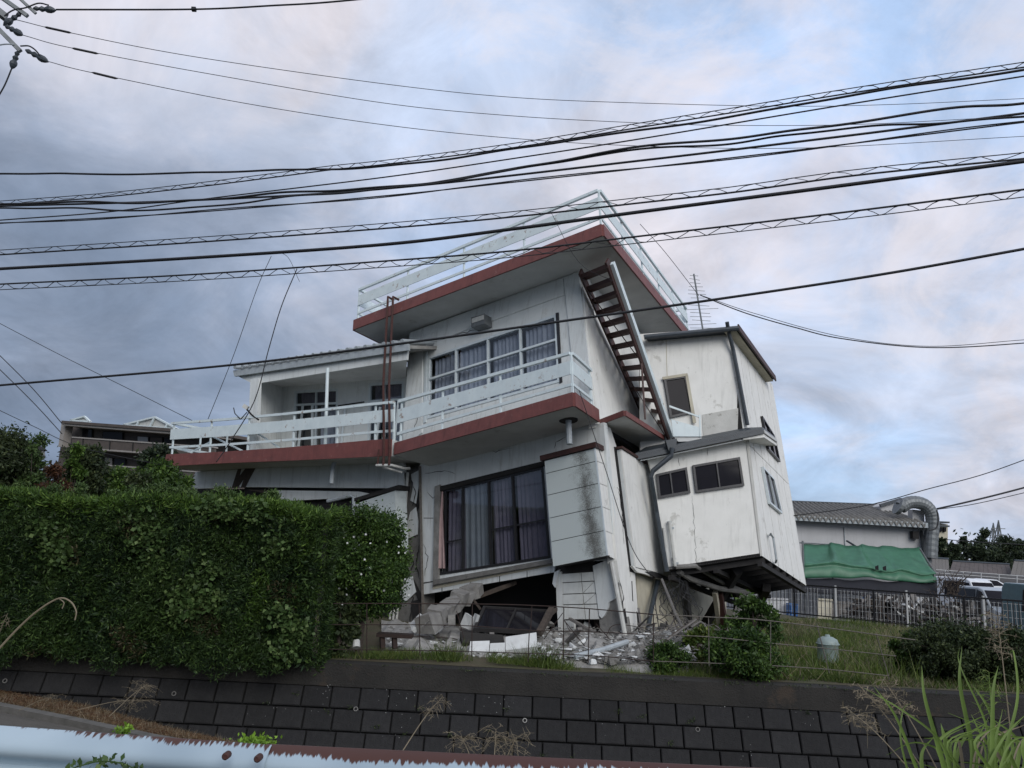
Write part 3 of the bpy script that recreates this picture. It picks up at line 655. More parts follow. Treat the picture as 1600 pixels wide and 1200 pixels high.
# --- shutter box on the right of the window, mottled by mould
def mould():
    m = bpy.data.materials.new('mould_stained_panel'); m.use_nodes = True; nt = m.node_tree; N = nt.nodes; L = nt.links; b = N['Principled BSDF']; b.inputs['Roughness'].default_value = .75
    uv = N.new('ShaderNodeUVMap'); sp = N.new('ShaderNodeSeparateXYZ'); L.new(uv.outputs[0], sp.inputs[0]); tc = N.new('ShaderNodeTexCoord')
    def nz(s_, r_=.65):
        x = N.new('ShaderNodeTexNoise'); x.inputs['Scale'].default_value = s_; x.inputs['Detail'].default_value = 8; x.inputs['Roughness'].default_value = r_; L.new(tc.outputs['Object'], x.inputs[0]); return x.outputs[0]
    def mth(op, a, c):
        x = N.new('ShaderNodeMath'); x.operation = op
        for i, q in enumerate((a, c)):
            if isinstance(q, float): x.inputs[i].default_value = q
            else: L.new(q, x.inputs[i])
        return x.outputs[0]
    dist = mth('ABSOLUTE', mth('SUBTRACT', sp.outputs[0], .70), 0.0)
    mask = mth('SUBTRACT', 1.0, mth('MULTIPLY', dist, 2.7))
    mask = mth('ADD', mask, mth('MULTIPLY', sp.outputs[1], .16))
    mask = mth('ADD', mask, mth('MULTIPLY', mth('SUBTRACT', nz(3.5), .5), 1.6))
    fine = mth('ADD', mask, mth('MULTIPLY', mth('SUBTRACT', nz(55, .8), .5), 2.2))
    r_ = N.new('ShaderNodeMapRange'); L.new(fine, r_.inputs[0]); r_.inputs[1].default_value = .55; r_.inputs[2].default_value = 1.15; r_.inputs[4].default_value = .88
    x = N.new('ShaderNodeMix'); x.data_type = 'RGBA'; L.new(r_.outputs[0], x.inputs[0]); x.inputs[6].default_value = (.50,.55,.54,1); x.inputs[7].default_value = (.075,.072,.062,1)
    L.new(x.outputs[2], b.inputs['Base Color']); return m
m_mould = mould()
GB = G.off(.44); SQ = GB.h([(850.5, 720), (929.5, 700), (949.5, 868.5), (864, 885.5)])
sv = (0, .125, .333, .55, .77, 1)
for i in range(5):
    o = rect(SQ, .004, .996, sv[i]+.003, sv[i+1]-.003, -.02, 0).build('shutter_panel', m_mould, house)
    me = o.data; uvl = me.uv_layers.new(name='UVMap'); n_ = quadn(SQ); ex = (SQ[1]-SQ[0]); ey = (SQ[3]-SQ[0])
    for lp in me.loops:
        p = me.vertices[lp.vertex_index].co + LOC[house.name] - SQ[0]
        uvl.data[lp.index].uv = (p.dot(ex)/ex.length_squared, p.dot(ey)/ey.length_squared)
part(MB().prism([bil(SQ, u, v) - G.n*.022 for u, v in ((.012, .004), (.94, .004), (.94, .996), (.012, .996))], VT*.40), 'shutter_box', m_dark)
GBS = Pl(SQ[1], VT, WG); sq = [SQ[1] + GBS.n*.0, GBS.hit(947.5, 706), GBS.hit(970, 878), SQ[2]]
for i in range(5):
    v0, v1 = sv[i]+.003, sv[i+1]-.003
    for u0, u1 in ((.03, .52), (.54, 1)): rect(sq, u0, u1, v0, v1, -.02, .0).build('shutter_side_panel', m_white2, house)
rect(sq, 0, .03, 0, 1, -.02, .006).build('corner_trim', m_alu, house)
cp = [SQ[0] - UT*.06 + WG*.01 + G.n*.05, SQ[1] + UT*.05 + WG*.01 + G.n*.05]
part(MB().prism([cp[0], cp[1], cp[1]+VT*.44, cp[0]+VT*.44], WG*.09), 'shutter_box_cap', m_brown)
part(MB().box(GB.hit(950, 870), .05, .05, .05), 'bracket', m_dark)
# broken beam end and torn plaster above the tile pillar
poly(G, [(866, 893), (872, 884), (925, 870), (930, 880), (928, 893), (877, 897)], 'exposed_beam', m_dark, .2, -.02)
# tile pillar
tq = G.h([(877, 896.5), (928, 893), (937, 968), (881.5, 968)], .0)
poly(G, [(868, 894), (876.5, 893), (881, 968), (884, 1006), (874, 1006), (870, 950)], 'pillar_edge', m_tile, .15, .02)
poly(G, [(866, 894), (874, 890), (870, 905), (867, 918), (863, 912)], 'torn_plaster', m_white, .04, .05)
tv = (0, .20, .45, .68, 1); tu = (0, .62, 1)
rect(tq, 0, 1, 0, 1, -.15, -.02).build('pillar_core', m_conc, house)
for i in range(4):
    for j in range(2):
        jig = random.uniform(-.006, .008)
        if i in (1, 2) and j == 1:     # cracked tiles: two wedges
            n_ = quadn(tq); A_ = [bil(tq, u, v) for u, v in ((tu[j]+.01, tv[i]+.01), (tu[j+1]-.01, tv[i]+.01), (tu[j+1]-.01, tv[i+1]-.01), (tu[j]+.01, tv[i+1]-.01))]
            k1, k2 = (.12, .2)
            part(MB().prism([A_[0], lerp(A_[0], A_[1], .97), lerp(A_[0], A_[3], .96)], n_*.02), 'wall_tile', m_tile)
            part(MB().prism([A_[1], A_[2], A_[3], lerp(A_[1], A_[3], .98)], n_*.012), 'wall_tile', m_tile)
        else:
            rect(tq, tu[j]+.012, tu[j+1]-.012, tv[i]+.01, tv[i+1]-.01, -.015, .012+jig).build('wall_tile', m_tile, house)
poly(G, [(882, 970), (897, 969), (897, 987), (884, 988)], 'wall_tile', m_tile, .06, .01)
poly(G, [(936, 962), (926, 884), (957, 872), (961, 935), (951, 941), (950, 950), (944, 962), (940, 966)], 'pillar_plaster', m_white, .05, .03)
part(MB().prism(G.h([(926, 884), (961, 874), (981, 1006), (940, 1006), (936, 965)], -.02), VT*.3), 'broken_pillar', m_conc)
part(MB().tube(G.h([(955, 878), (966, 935), (976.5, 992)], .10), .042, 8), 'drain_pipe', m_pipew)
for x in (906, 931): part(MB().bar(G.hit(x, 966, -.3), G.hit(x+4, 1000, -.3), .07, .07), 'timber_stud', m_wood)
# --- side wall, ground floor
poly(GS, [(947, 666), (954, 669), (964, 700), (992, 893), (1001, 1012), (984, 1008), (964, 876)], 'ground_side_wall', m_white2, .18, .04)
poly(GS, [(985, 840), (1000, 820), (1135, 880), (1135, 1003), (1001, 1010), (994, 893)], 'rear_side_wall', m_beige, .15, -.05)
poly(GS, [(960, 698), (973, 703), (996, 896), (985, 893)], 'gap_shade', m_black, .01, .055)  # black strip painted for the shade in the gap
for pts in ([(987, 908), (988, 908), (989.5, 940), (988.5, 938)], [(995, 955), (998, 960), (1000, 985), (1003, 998), (998, 992), (996, 970)], [(973, 955), (977, 950), (982, 985), (984, 1000), (976, 990)]):
    poly(GS, pts, 'crack', m_dark, .01, .046)
GP = GS.off(.15); pq = GP.h([(971, 702), (1017, 731), (1037, 897), (994, 886)])
rect(pq, 0, 1, 0, 1, -.03, 0).build('side_shutter_panel', m_white2, house)
rect(pq, 0, .10, 0, 1, -.09, -.031).build('side_shutter_box', m_white, house)
rect(pq, .10, 1, .0, 1, -.14, -.031).build('side_shutter_box', m_white2, house)
part(MB().prism([pq[0]+WG*.01-VT*.05+GS.n*.04, pq[1]+WG*.01+VT*.02+GS.n*.04, pq[1]+WG*.05+VT*.02+GS.n*.04, pq[0]+WG*.05-VT*.05+GS.n*.04], -GS.n*.16), 'side_shutter_cap', m_brown)
tear = [(988, 884), (1000, 889), (1012, 892), (1020, 889), (1024, 896), (1040, 900), (1046, 905), (1034, 906), (1020, 901), (1008, 897), (996, 894)]
poly(GP, tear, 'torn_edge', m_white2, .05, -.02)
poly(GP, [(1010, 893), (1022, 893), (1046, 903), (1046, 907), (1024, 902)], 'torn_felt', m_dark, .1, .01)
part(MB().tube([GP.hit(1029, 902, -.1), GP.hit(1018, 950, -.05), GP.hit(1008, 1006, -.0)], [.05, .047, .045], 8), 'fallen_downpipe', m_gutter)
def crackline(pl, pts, wpx=.9, off=.004, name='crack'):
    q = []
    for i in range(len(pts)-1):
        (x0, y0), (x1, y1) = pts[i], pts[i+1]; n_ = max(2, int(math.hypot(x1-x0, y1-y0)/5))
        for k in range(n_): t = k/n_; q.append((x0+(x1-x0)*t + random.gauss(0, .7), y0+(y1-y0)*t + random.gauss(0, .7)))
    q.append(pts[-1]); m = len(q); L_, R_ = [], []
    for i, (x, y) in enumerate(q):
        a_, b_ = q[max(i-1, 0)], q[min(i+1, m-1)]; dx, dy = b_[0]-a_[0], b_[1]-a_[1]; l = math.hypot(dx, dy) or 1; h_ = wpx*.5*random.uniform(.4, 1.3)*(1-abs(2*i/(m-1)-1)**4*.7)
        L_.append(pl.hit(x-dy/l*h_, y+dx/l*h_, off)); R_.append(pl.hit(x+dy/l*h_, y-dx/l*h_, off))
    MB().grid([L_, R_]).build(name, m_dark, house)
for a_ in ((G, [(664, 740), (700, 735), (712, 741)]), (G, [(668, 770), (676, 778), (690, 762)]), (G, [(760, 702), (775, 706), (800, 700)]), (G, [(866, 700), (868, 690), (885, 682)]), (GS, [(967, 905), (975, 930), (972, 950), (980, 985)], 1.2, .044), (GS, [(965, 760), (972, 800), (975, 850)], .8, .044),
           (T, [(648, 640), (652, 655), (645, 675)], .8, .034), (T, [(690, 530), (720, 521), (745, 515)]), (NF, [(1045, 870), (1100, 850), (1150, 843)]) if False else (G, [(662, 850), (668, 870), (664, 900)]), (TS, [(930, 520), (945, 580), (960, 620)], .7, .004), (Pp, [(640, 860), (646, 880), (638, 905), (645, 935), (640, 975)], 2.2, .004), (Pp, [(655, 850), (650, 880), (656, 905)], 1.6, .004), (Pp, [(640, 745), (650, 770), (643, 792)], 1.5, .024)):
    crackline(*a_)
# red canopy slab at the stair foot
cq = S.h([(931, 667), (976, 650), (1046, 694), (990, 701)])
slab(cq, WT*.10, 'canopy', m_red, m_soffit, [(0, T.n), (1, TS.n)])
part(MB().tube([S.hit(888, 653, .0)+WT*.0, S.hit(889, 697)+(-WT)*.0], .001, 3), 'weld', m_pipe) if False else None
cs_ = S.hit(888, 655); part(MB().tube([cs_ + WT*.01, cs_ - WT*.03], .17, 16), 'pipe_flange', m_dark)
part(MB().tube([cs_, cs_ - WT*.47], .055, 10), 'drain_spout', m_pipe)
# --- exterior steel stair
SA, SB = TS.off(.12), TS.off(.86)
la, lb = SA.hit(906.5, 424), SA.hit(1018, 676); ra, rb = SB.hit(948, 407), SB.hit(1046, 686)
stn = (lb-la).cross(UT).normalized()
stair = part(MB().bar(la, lb, .04, .19, stn), 'staircase', m_brown)
part(MB().bar(ra, rb, .04, .19, stn), 'stringer', m_brown)
n_s = 14; dirs = (lb-la)/15.2
for i in range(n_s):
    t = (i+.55)/15.0; a = lerp(la, lb, t); b = lerp(ra, rb, t)
    mb = MB(); fw = (VT*.13); upn = WT*.02
    mb.prism([a - fw, b - fw, b + fw, a + fw], WT*.035); mb.prism([a - fw, b - fw, b - fw - WT*.05, a - fw - WT*.05], fw.normalized()*.02)
    mb.build('stair_tread', m_brown, stair)
part(MB().tube([lerp(ra, rb, -.01) + TS.n*.10 + WT*.03, lerp(ra, rb, 1.0) + TS.n*.10 + WT*.03], .03, 6), 'stair_rail', m_white) if False else None
wr = [ra + TS.n*.06 + WT*.10, rb + TS.n*.06 + WT*.06]
part(MB().bar(wr[0]*.96+wr[1]*.04, wr[1], .07, .12, stn), 'stair_side_board', m_rail)
for t0, t1 in ((.05, .5), (.5, .98)):
    part(MB().bar(lerp(la, lb, t0) - WT*.12, lerp(ra, rb, t1) - WT*.12, .015, .015), 'brace_rod', m_brown)
part(MB().bar(SB.hit(1001, 545), SB.hit(1008, 655), .03, .03), 'stair_strut', m_brown)
# hole cut where the stair meets the roof: bright sky shows through a notch in the slab edge (paler patch of broken soffit)
# brown twin pipes down the front
FP = Pl(rFR, UT, WT)
for x0, x1 in ((606, 600), (614, 609)):
    a = FP.hit(x0, 465, .12); b = FP.hit(x1-1, 600, .15); c = LB.hit(x1, 700, .10); dd = LB.hit(x1-1, 727, .10)
    part(MB().tube([a + T.n*-.18 + WT*.02, a + WT*.02, lerp(a, c, .03), b, c, dd], .026, 7), 'iron_pipe', m_redrust)
part(MB().tube([LB.hit(592, 702, .1), LB.hit(590, 727, .1)], .02, 6), 'iron_pipe', m_redrust)
part(MB().tube([LB.hit(588, 727, .1), LB.hit(612, 727, .08), LB.hit(632, 732, -.3), LB.hit(640, 732, -.5)], .028, 7), 'drain_pipe', m_pipew)
part(MB().tube([LB.hit(598, 730, .05), LB.hit(628, 738, -.3)], .022, 7), 'drain_pipe', m_pipew)
# vent hood on the tower front
vq = T.h([(746, 500), (763, 493), (769, 498), (769, 512), (756, 518), (744, 514)])
vh = part(MB().prism(T.h([(748, 503), (769, 497), (769, 512), (748, 518)]), T.n*.26), 'vent_hood', m_galv)
MB().prism([q + T.n*.262 for q in T.h([(749.5, 505), (768, 499), (768, 506), (749.5, 512)])], T.n*.01).build('vent_flap', m_pipew, vh)
# --- annex
A0 = GS.off(.42).hit(1040, 850)
UN = (M3 @ Vector((1, .12, 0))).normalized(); VN = ray(1540, 1120).normalized(); WN = ray(480, -3700).normalized()
NF = Pl(A0, UN, WN); NR = Pl(NF.hit(1190, 868), VN, WN); bN = -NF.n
LN = NF
for pts in ([(1105, 700), (1106, 712)], [(1082, 775), (1088, 885)], [(1060, 715), (1062, 728)]): crackline(NF, pts, .7, .003, 'panel_joint')
# lower box front, joined boards
part(MB().prism(LN.h([(1010, 710), (1168, 682), (1190, 868), (1043, 890), (1031, 820), (1019, 742)]), bN*.12), 'annex_front', m_white2)
poly(LN, [(1165, 684), (1170, 683), (1191, 868), (1188, 869)], 'corner_trim', m_peel, .02, .02)
UF = NF.off(-.25)
part(MB().prism(UF.h([(1000, 522), (1141, 512), (1172, 690), (1000, 715)]), bN*.12), 'annex_upper_front', m_white2)
poly(UF, [(1040, 519), (1041, 519), (1043, 592), (1042, 592)], 'panel_joint', m_beige, .006, .004)
poly(UF, [(1097, 648), (1157, 637), (1165, 676), (1099, 686)], 'peeled_render', m_peel, .01, .012)
# side boards
NRq = [NR.hit(1141, 514, -.0), NR.hit(1206, 600), NR.hit(1260, 915), NR.hit(1190, 868)]
NRq[0] = NR.hit(1141, 517)
part(MB().prism([q - NR.n*.03 for q in NRq], -NR.n*.1), 'annex_side_core', m_dark)
for i in range(6):
    u0, u1 = i/6, (i+1)/6
    a, b = lerp(NRq[0], NRq[1], u0+.004), lerp(NRq[0], NRq[1], u1-.004); c, d = lerp(NRq[3], NRq[2], u1-.004), lerp(NRq[3], NRq[2], u0+.004)
    m1, m2 = lerp(a, d, .515), lerp(b, c, .515); g1, g2 = lerp(a, d, .518), lerp(b, c, .518)
    for q in ([a, b, m2, m1], [g1, g2, c, d]):
        part(MB().prism(q, -NR.n*.028), 'siding_board', m_white2)
# annex back-left closure, floor and joists
fA, fB, fC = NF.hit(1043, 891), NF.hit(1190, 869), NR.hit(1259, 914); fD = fA + (fC-fB)
part(MB().prism([fA, fB, fC, fD], WN*.06), 'annex_floor', m_dark)
for k in range(7):
    t = (k+.3)/7; part(MB().bar(lerp(fA, fD, t) - WN*.05, lerp(fB, fC, t) - WN*.05, .07, .10, WN), 'floor_joist', m_dark)
for t in (.02, .5, .97): part(MB().bar(lerp(fA, fB, t) - WN*.14, lerp(fD, fC, t) - WN*.14, .09, .09, WN), 'floor_beam', m_dark)
tA = UF.hit(1000, 522); bk = fD - fA
part(MB().prism([fD, fC, NRq[1], NRq[1] + (fD-fC)], VN*.08), 'rear_wall', m_white2)
# annex roof
eo = NR.off(.22); r0 = eo.hit(1153, 513); r1 = eo.hit(1211, 593); rl = UF.off(.25).hit(1006, 527)
ro = [rl, r0, r1, rl + (r1-r0)]
part(MB().prism([q + WN*.0 for q in ro], WN*.06), 'annex_roof', m_gutter)
part(MB().prism([r0 + WN*-.05, r1 + WN*-.05, r1 + WN*.09, r0 + WN*.09], NR.n*.03), 'barge_board', m_brown)
part(MB().prism([q - WN*.02 for q in (r0 - UN*.05, r1 - UN*.05, r1 - UN*.3, r0 - UN*.3)], -WN*.02), 'verge_soffit', m_beige)
part(MB().tube([rl - WN*.02 + NF.n*.05, r0 - WN*.02 + NF.n*.05], .05, 8), 'eaves_gutter', m_gutter)
part(MB().tube([UF.hit(1137, 510, .32) + WN*.1, UF.hit(1139, 521, .2), UF.hit(1146, 548, .08), UF.hit(1168, 664, .08)], .042, 8), 'downpipe', m_gutter)
# pent roof between storeys
g0 = NF.off(.30); ga, gb_ = g0.hit(993, 712), g0.hit(1192, 671)
gs1 = NR.off(.16).hit(1212, 686); 
part(MB().prism([ga, gb_, gs1, NR.hit(1206, 690, -.1), UF.hit(1165, 672), UF.hit(1010, 702)], WN*.05), 'pent_roof', m_gutter)
part(MB().prism([ga - WN*.01, gb_ - WN*.01, gb_ - WN*.09, ga - WN*.09], NF.n*.05), 'eaves_gutter', m_gutter)
sfl = [g0.hit(1000, 719, -.03), g0.hit(1188, 681, -.03), NF.hit(1168, 686, .01), NF.hit(1000, 716, .01)]
part(MB().prism(sfl, -WN*.02), 'pent_soffit', m_white)
part(MB().prism([gb_ - WN*.015, gs1 - WN*.015, gs1 - WN*.08, gb_ - WN*.08], NR.n*.03), 'pent_end_board', m_pipew)
part(MB().prism([gb_ - WN*.09 - UN*.42, gb_ - WN*.09, gs1 - WN*.09, gs1 - WN*.09 - UN*.42], -WN*.07), 'pent_bracket', m_white2)
# annex windows, framed proud of the wall over dark rooms
def flatwin(pl, pts, cols, fm=m_aluD, name='window', rows=(), curtain=None):
    Q = pl.h(pts, .05); part(MB().prism(pl.h(pts, .012), -pl.n*.01), 'window_recess', m_black)
    return window(house, Q, cols, rows, fm, m_glassD, .045, .06, -.015, name=name)
flatwin(LN, [(1025, 741), (1073, 730), (1079, 770), (1029, 779)], (.45,))
flatwin(LN, [(1082, 727), (1156, 714), (1163, 759), (1087, 770)], (.5,))
flatwin(UF, [(1037, 592), (1072, 587), (1084, 645), (1047, 653)], (), m_aluD)
poly(UF, [(1035, 589), (1074, 583), (1075, 587), (1036, 593)], 'window_casing', m_beige, .03, .08)
poly(UF, [(1071, 587), (1075, 586), (1088, 660), (1083, 661)], 'window_casing', m_beige, .03, .08)
flatwin(NR, [(1191, 650), (1210, 681), (1219, 722), (1201, 702)], (.5,))
flatwin(NR, [(1192, 729), (1209, 748), (1222, 803), (1203, 787)], (.5,), m_alu)
# small landing beside the stair foot
poly(UF, [(1046, 633), (1093, 650), (1093.5, 652.5), (1046, 636)], 'landing_rail', m_rail, .03, .45)
poly(UF, [(1049, 655), (1094, 668), (1095, 682), (1052, 682)], 'landing_board', m_rail, .03, .45)
poly(UF, [(1092, 648), (1094.5, 648), (1096, 682), (1093.5, 682)], 'landing_post', m_rail, .03, .46)
poly(UF, [(1052, 682), (1095, 682), (1098, 689), (1060, 690)], 'landing_floor', m_soffit, .35, .42)
# downpipe with hopper on the annex corner
Dp = NF.off(.45)
part(MB().prism(Dp.h([(1040, 688), (1058, 685), (1056, 702), (1045, 704)]), bN*.14), 'hopper', m_gutter)
part(MB().tube([Dp.hit(1050, 700), Dp.hit(1049, 712), Dp.hit(1020, 736), Dp.hit(1017, 745), NF.hit(1026, 800, .12), NF.hit(1042, 893, .10)], .048, 8), 'downpipe', m_gutter)
for pts in ([(1037, 825), (1043, 880)], [(1046, 815), (1050, 845), (1055, 885)]):
    part(MB().tube(NF.h(pts, .10), .03, 7), 'waste_pipe', m_pipew)
for x, y in ((1046, 816), (1050, 825), (1053, 873), (1057, 880)):
    part(MB().box(NF.hit(x, y, .06), .07, .06, .04), 'pipe_clip', m_pipe)
part(MB().tube([NR.hit(1203, 836, .03), NR.hit(1204, 834, .10), NR.hit(1208, 840, .10), NR.hit(1213, 874, .10), NR.hit(1212, 879, .03)], .022, 7), 'outlet_pipe', m_pipe)
part(MB().tube([NF.hit(1056, 886, .04), NF.hit(1086, 884, .04), NF.hit(1100, 893, -.4), NF.hit(1132, 912, -1.2), NF.hit(1172, 928, -2.0)], .045, 8), 'waste_pipe', m_conc)
part(MB().tube([NF.hit(1060, 893, -.1), NF.hit(1080, 905, -.4), NF.hit(1125, 920, -1.0), NF.hit(1165, 925, -1.6)], .055, 8), 'waste_pipe', m_conc)
# props under the annex
def prop(x0, y0, o0, x1, y1, z1, wd, nm='leaning_prop', m=m_dark):
    a = NF.hit(x0, y0, o0); b = atz(x1, y1, z1); part(MB().bar(a, b, wd, wd, VN), nm, m)
prop(1152, 892, -.6, 1102, 975, .05, .16)
prop(1198, 918, -2.2, 1180, 955, .05, .17)
prop(1163, 925, -1.6, 1132, 1005, -.1, .085, m=m_conc)
prop(1151, 925, -2.2, 1148, 978, -.1, .08)
prop(1068, 905, -.4, 1078, 992, -.05, .13, 'post')
prop(1124, 925, -1.3, 1135, 996, -.1, .12, 'post', m_brown)
prop(1117, 925, -1.1, 1127, 994, -.1, .09, 'post', m_beige)
print('annex', A0, NF.hit(1190, 868), fC, 'stair', la, lb, ra, rb, 'left', tp[0], e[0])
# wall lamp bracket on the balcony corner (part of the house)
part(MB().tube(LB.h([(404, 656), (393, 648), (386, 640)], -.02), .022, 6), 'lamp_bracket', m_dark)
part(MB().box(LB.hit(384, 636, .02), .12, .10, .09, Matrix.Rotation(.5, 3, 'Y')), 'lamp_head', m_pipew)
part(MB().tube(LB.h([(386, 644), (376, 655), (367, 646), (365, 637)], 0), .012, 5), 'cable_tail', m_wire)
# ================================================================== FENCE ON THE CAP
def curve(pts, n=8):
    P = [Vector(q) for q in pts]; P = [P[0]*2-P[1]] + P + [P[-1]*2-P[-2]]; o_ = []
    for i in range(1, len(P)-2):
        for k in range(n):
            t = k/n; a, b, c, d = P[i-1:i+3]
            o_.append(.5*((2*b) + (c-a)*t + (2*a-5*b+4*c-d)*t*t + (3*b-a-3*c+d)*t**3))
    return o_ + [P[-2]]
YF = 11.62
wf = thing('rod_fence', 'thin rusty rod fence standing on the concrete cap in front of the rubble', 'fence', (at(830, 1035, YF).x, YF, zp))
rails = [([(480, 943), (640, 943), (760, 944), (831, 946), (920, 951), (1021, 960), (1107, 964), (1182, 968), (1277, 979), (1430, 1000)], .008),
         ([(480, 976), (640, 976), (737, 978), (831, 985), (920, 987), (1021, 992), (1107, 995), (1204, 1005), (1290, 1013), (1400, 1025)], .0065),
         ([(480, 1014), (640, 1016), (737, 1018), (826, 1021), (920, 1024), (1021, 1033), (1107, 1036), (1204, 1040), (1295, 1046), (1389, 1056)], .0065)]
for pts, r_ in rails:
    k = next(i for i, q in enumerate(pts) if q[0] > 1000)
    MB().tube(curve([at(x, y, YF) for x, y in pts[:k+1]], 5), r_, 5).build('rail', m_rod, wf)
    MB().tube(curve([at(x, y, YF) for x, y in pts[k:]], 5), r_, 5).build('rail', m_rodl, wf)
for x0, y0, x1, y1, m in ((573, 943, 573, 1020, m_rod), (655, 943, 656, 1024, m_rod), (738, 944, 737, 1026, m_rod), (831, 946, 829, 985, m_rod), (827, 985, 825, 1034, m_rod), (881, 949, 880, 1030, m_rod), (921, 951, 919, 1036, m_rod), (1021, 960, 1021, 1036, m_rod), (1107, 964, 1108, 1040, m_rodl), (1204, 970, 1204, 1048, m_rodl), (1276, 975, 1296, 1052, m_rodl), (1369, 990, 1390, 1062, m_rodl), (500, 943, 500, 1018, m_rod)):
    MB().tube([at(x0, y0, YF+.01), at(x1, y1, YF+.02)], .0075, 5).build('post', m, wf)
# ================================================================== RUBBLE
def chunk(c, s, m, name='concrete_chunk', squash=.7, verts=9, **k):
    import bmesh
    bm = bmesh.new()
    for i in range(verts):
        d = Vector((random.gauss(0, 1), random.gauss(0, 1), random.gauss(0, 1)))
        d = Vector([math.copysign(abs(q)**.5, q) for q in d.normalized()]); d = Vector((d.x*s*random.uniform(.7, 1.2), d.y*s*.8, d.z*s*squash))*.75
        bm.verts.new(d)
    bmesh.ops.convex_hull(bm, input=bm.verts)
    for v in [v for v in bm.verts if not v.link_faces]: bm.verts.remove(v)
    z0 = min(v.co.z for v in bm.verts)
    me = bpy.data.meshes.new(name); bm.to_mesh(me); bm.free()
    o = link(name, me, m, None, Vector(c), **k); o.rotation_euler = (random.uniform(-.5, .5), random.uniform(-.5, .5), random.random()*6); return o
# heap surface
hx = list(range(596, 1085, 12)); rows_ = []
for j, (yb, Y) in enumerate(((1034, 12.1), (1024, 12.45), (1012, 12.9), (1000, 13.5), (990, 14.2), (982, 15.0), (976, 16.2))):
    rows_.append([at(x, yb + (6*math.sin(x*.09+j) + 4*math.sin(x*.23+2*j))*(j > 1)*.8 + (10 if x > 1010 else 0)*(j > 1) + (x-800)*.02, Y + .08*math.sin(x+j)) for x in hx])
rows_[0] = [Vector((q.x, q.y, zp-.06)) for q in rows_[0]]
rows_.append([q + Vector((0, 1.5, -.5)) for q in rows_[-1]])
MB().grid(rows_).build('rubble_heap', m_conc, kind='stuff', label='grey heap of crushed concrete spilling from under the collapsed house', cat='rubble')
def heap_pt(x, y): 
    t = max(0, min(1, (1030-y)/60)); Y = 12.3 + 3.2*t**1.3
    return at(x, y, Y)
for i in range(120):
    x = random.uniform(604, 1075); y = random.uniform(976, 1030); p = heap_pt(x, y)
    if 737 < x < 845 and y > 985: p = heap_pt(x, 1028)
    wh = random.random() < .3; zone = 'below the broken beam' if x < 740 else ('between the white panels and the tile pillar' if x < 900 else 'right of the tile pillar under the side wall')
    lab = ('whitish' if wh else 'grey') + ' broken lump lying in the rubble ' + zone
    chunk(p, random.uniform(.05, .15), m_debrisw if wh else m_conc, 'rubble_lump', label=lab, cat='rubble', group=lab.replace('lump lying', 'lumps lying'))
for i in range(16):
    x = random.uniform(620, 1060); p = heap_pt(x, random.uniform(985, 1015)); d = Vector((random.gauss(0, 1), random.gauss(0, .4), random.uniform(-.1, .9))).normalized()*random.uniform(.25, .7); sg = Vector((random.gauss(0, .08), 0, random.gauss(.05, .06)))
    zone = 'left part' if x < 740 else ('middle part' if x < 900 else 'right part')
    MB().tube(curve([p-d*.5, p+sg, p+d], 5), .0065, 5).build('bent_rebar', m_rod, label='thin bent reinforcing bar sticking out of the %s of the rubble' % zone, cat='rebar', group='bent bars in the %s of the rubble' % zone)
for i in range(14):
    x = random.uniform(620, 1060); p = heap_pt(x, random.uniform(980, 1020)) + Vector((0, 0, .05)); d = Vector((random.gauss(0, 1), random.gauss(0, .5), random.gauss(0, .35))).normalized()*random.uniform(.15, .4)
    zone = 'left part' if x < 740 else ('middle part' if x < 900 else 'right part')
    MB().bar(p-d, p+d, random.uniform(.04, .09), random.uniform(.02, .05)).build('splintered_batten', random.choice([m_wood, m_woodg]), label='short splintered batten lying on the %s of the rubble' % zone, cat='timber', group='battens on the %s of the rubble' % zone)
fine = MB()
for i in range(2600):
    x = random.uniform(600, 1085); y = 1036 - 55*random.random()**1.3; p = heap_pt(x, y) ; s = random.uniform(.012, .045)
    q = [p + Vector((random.gauss(0, s), random.gauss(0, s), random.uniform(-.3, 1)*s)) for _ in range(4)]
    fine.add(q, [(0, 1, 2), (0, 2, 3), (0, 3, 1), (1, 3, 2)])
fine.build('rubble_crumbs', m_conc, kind='stuff', label='fine crumbs of plaster and concrete scattered over the heap', cat='rubble')
fine = MB()
for i in range(500):
    x = random.uniform(600, 1075); y = 1036 - 50*random.random()**1.3; p = heap_pt(x, y) + Vector((0, 0, .02)); s = random.uniform(.015, .05)
    q = [p + Vector((random.gauss(0, s), random.gauss(0, s), random.uniform(-.3, 1)*s)) for _ in range(4)]
    fine.add(q, [(0, 1, 2), (0, 2, 3), (0, 3, 1), (1, 3, 2)])
fine.build('plaster_crumbs', m_debrisw, kind='stuff', label='white plaster splinters scattered through the rubble', cat='rubble')
def slabpx(pts, Y, th, name, m, label, cat, tilt=.0):
    q = [at(x, y, Y + (tilt*(1 if i < 2 else 0))) for i, (x, y) in enumerate(pts)]
    n_ = (q[1]-q[0]).cross(q[-1]-q[0]).normalized(); n_ = n_ if n_.y > 0 else -n_
    return MB().prism(q, n_*th).build(name, m, label=label, cat=cat)
slabpx([(790, 995), (838, 988), (839, 1010), (790, 1016)], 12.55, .09, 'wall_fragment', m_debrisw, 'large white wall slab lying tilted in the rubble below the fallen window', 'slab', .25)
slabpx([(735, 1002), (765, 1001), (764, 1019), (733, 1018)], 12.5, .06, 'wall_fragment', m_debrisw, 'low white panel left of the large tilted slab in the rubble', 'slab', .2)
slabpx([(766, 1005), (789, 1004), (789, 1020), (765, 1019)], 12.48, .06, 'wall_fragment', m_debrisw, 'short white panel wedged against the large tilted slab', 'slab', .15)
slabpx([(640, 975), (656, 958), (669, 968), (643, 985)], 13.3, .07, 'wall_fragment', m_debrisw, 'pointed white plaster fragment leaning behind the thin iron pipe', 'slab', .2)
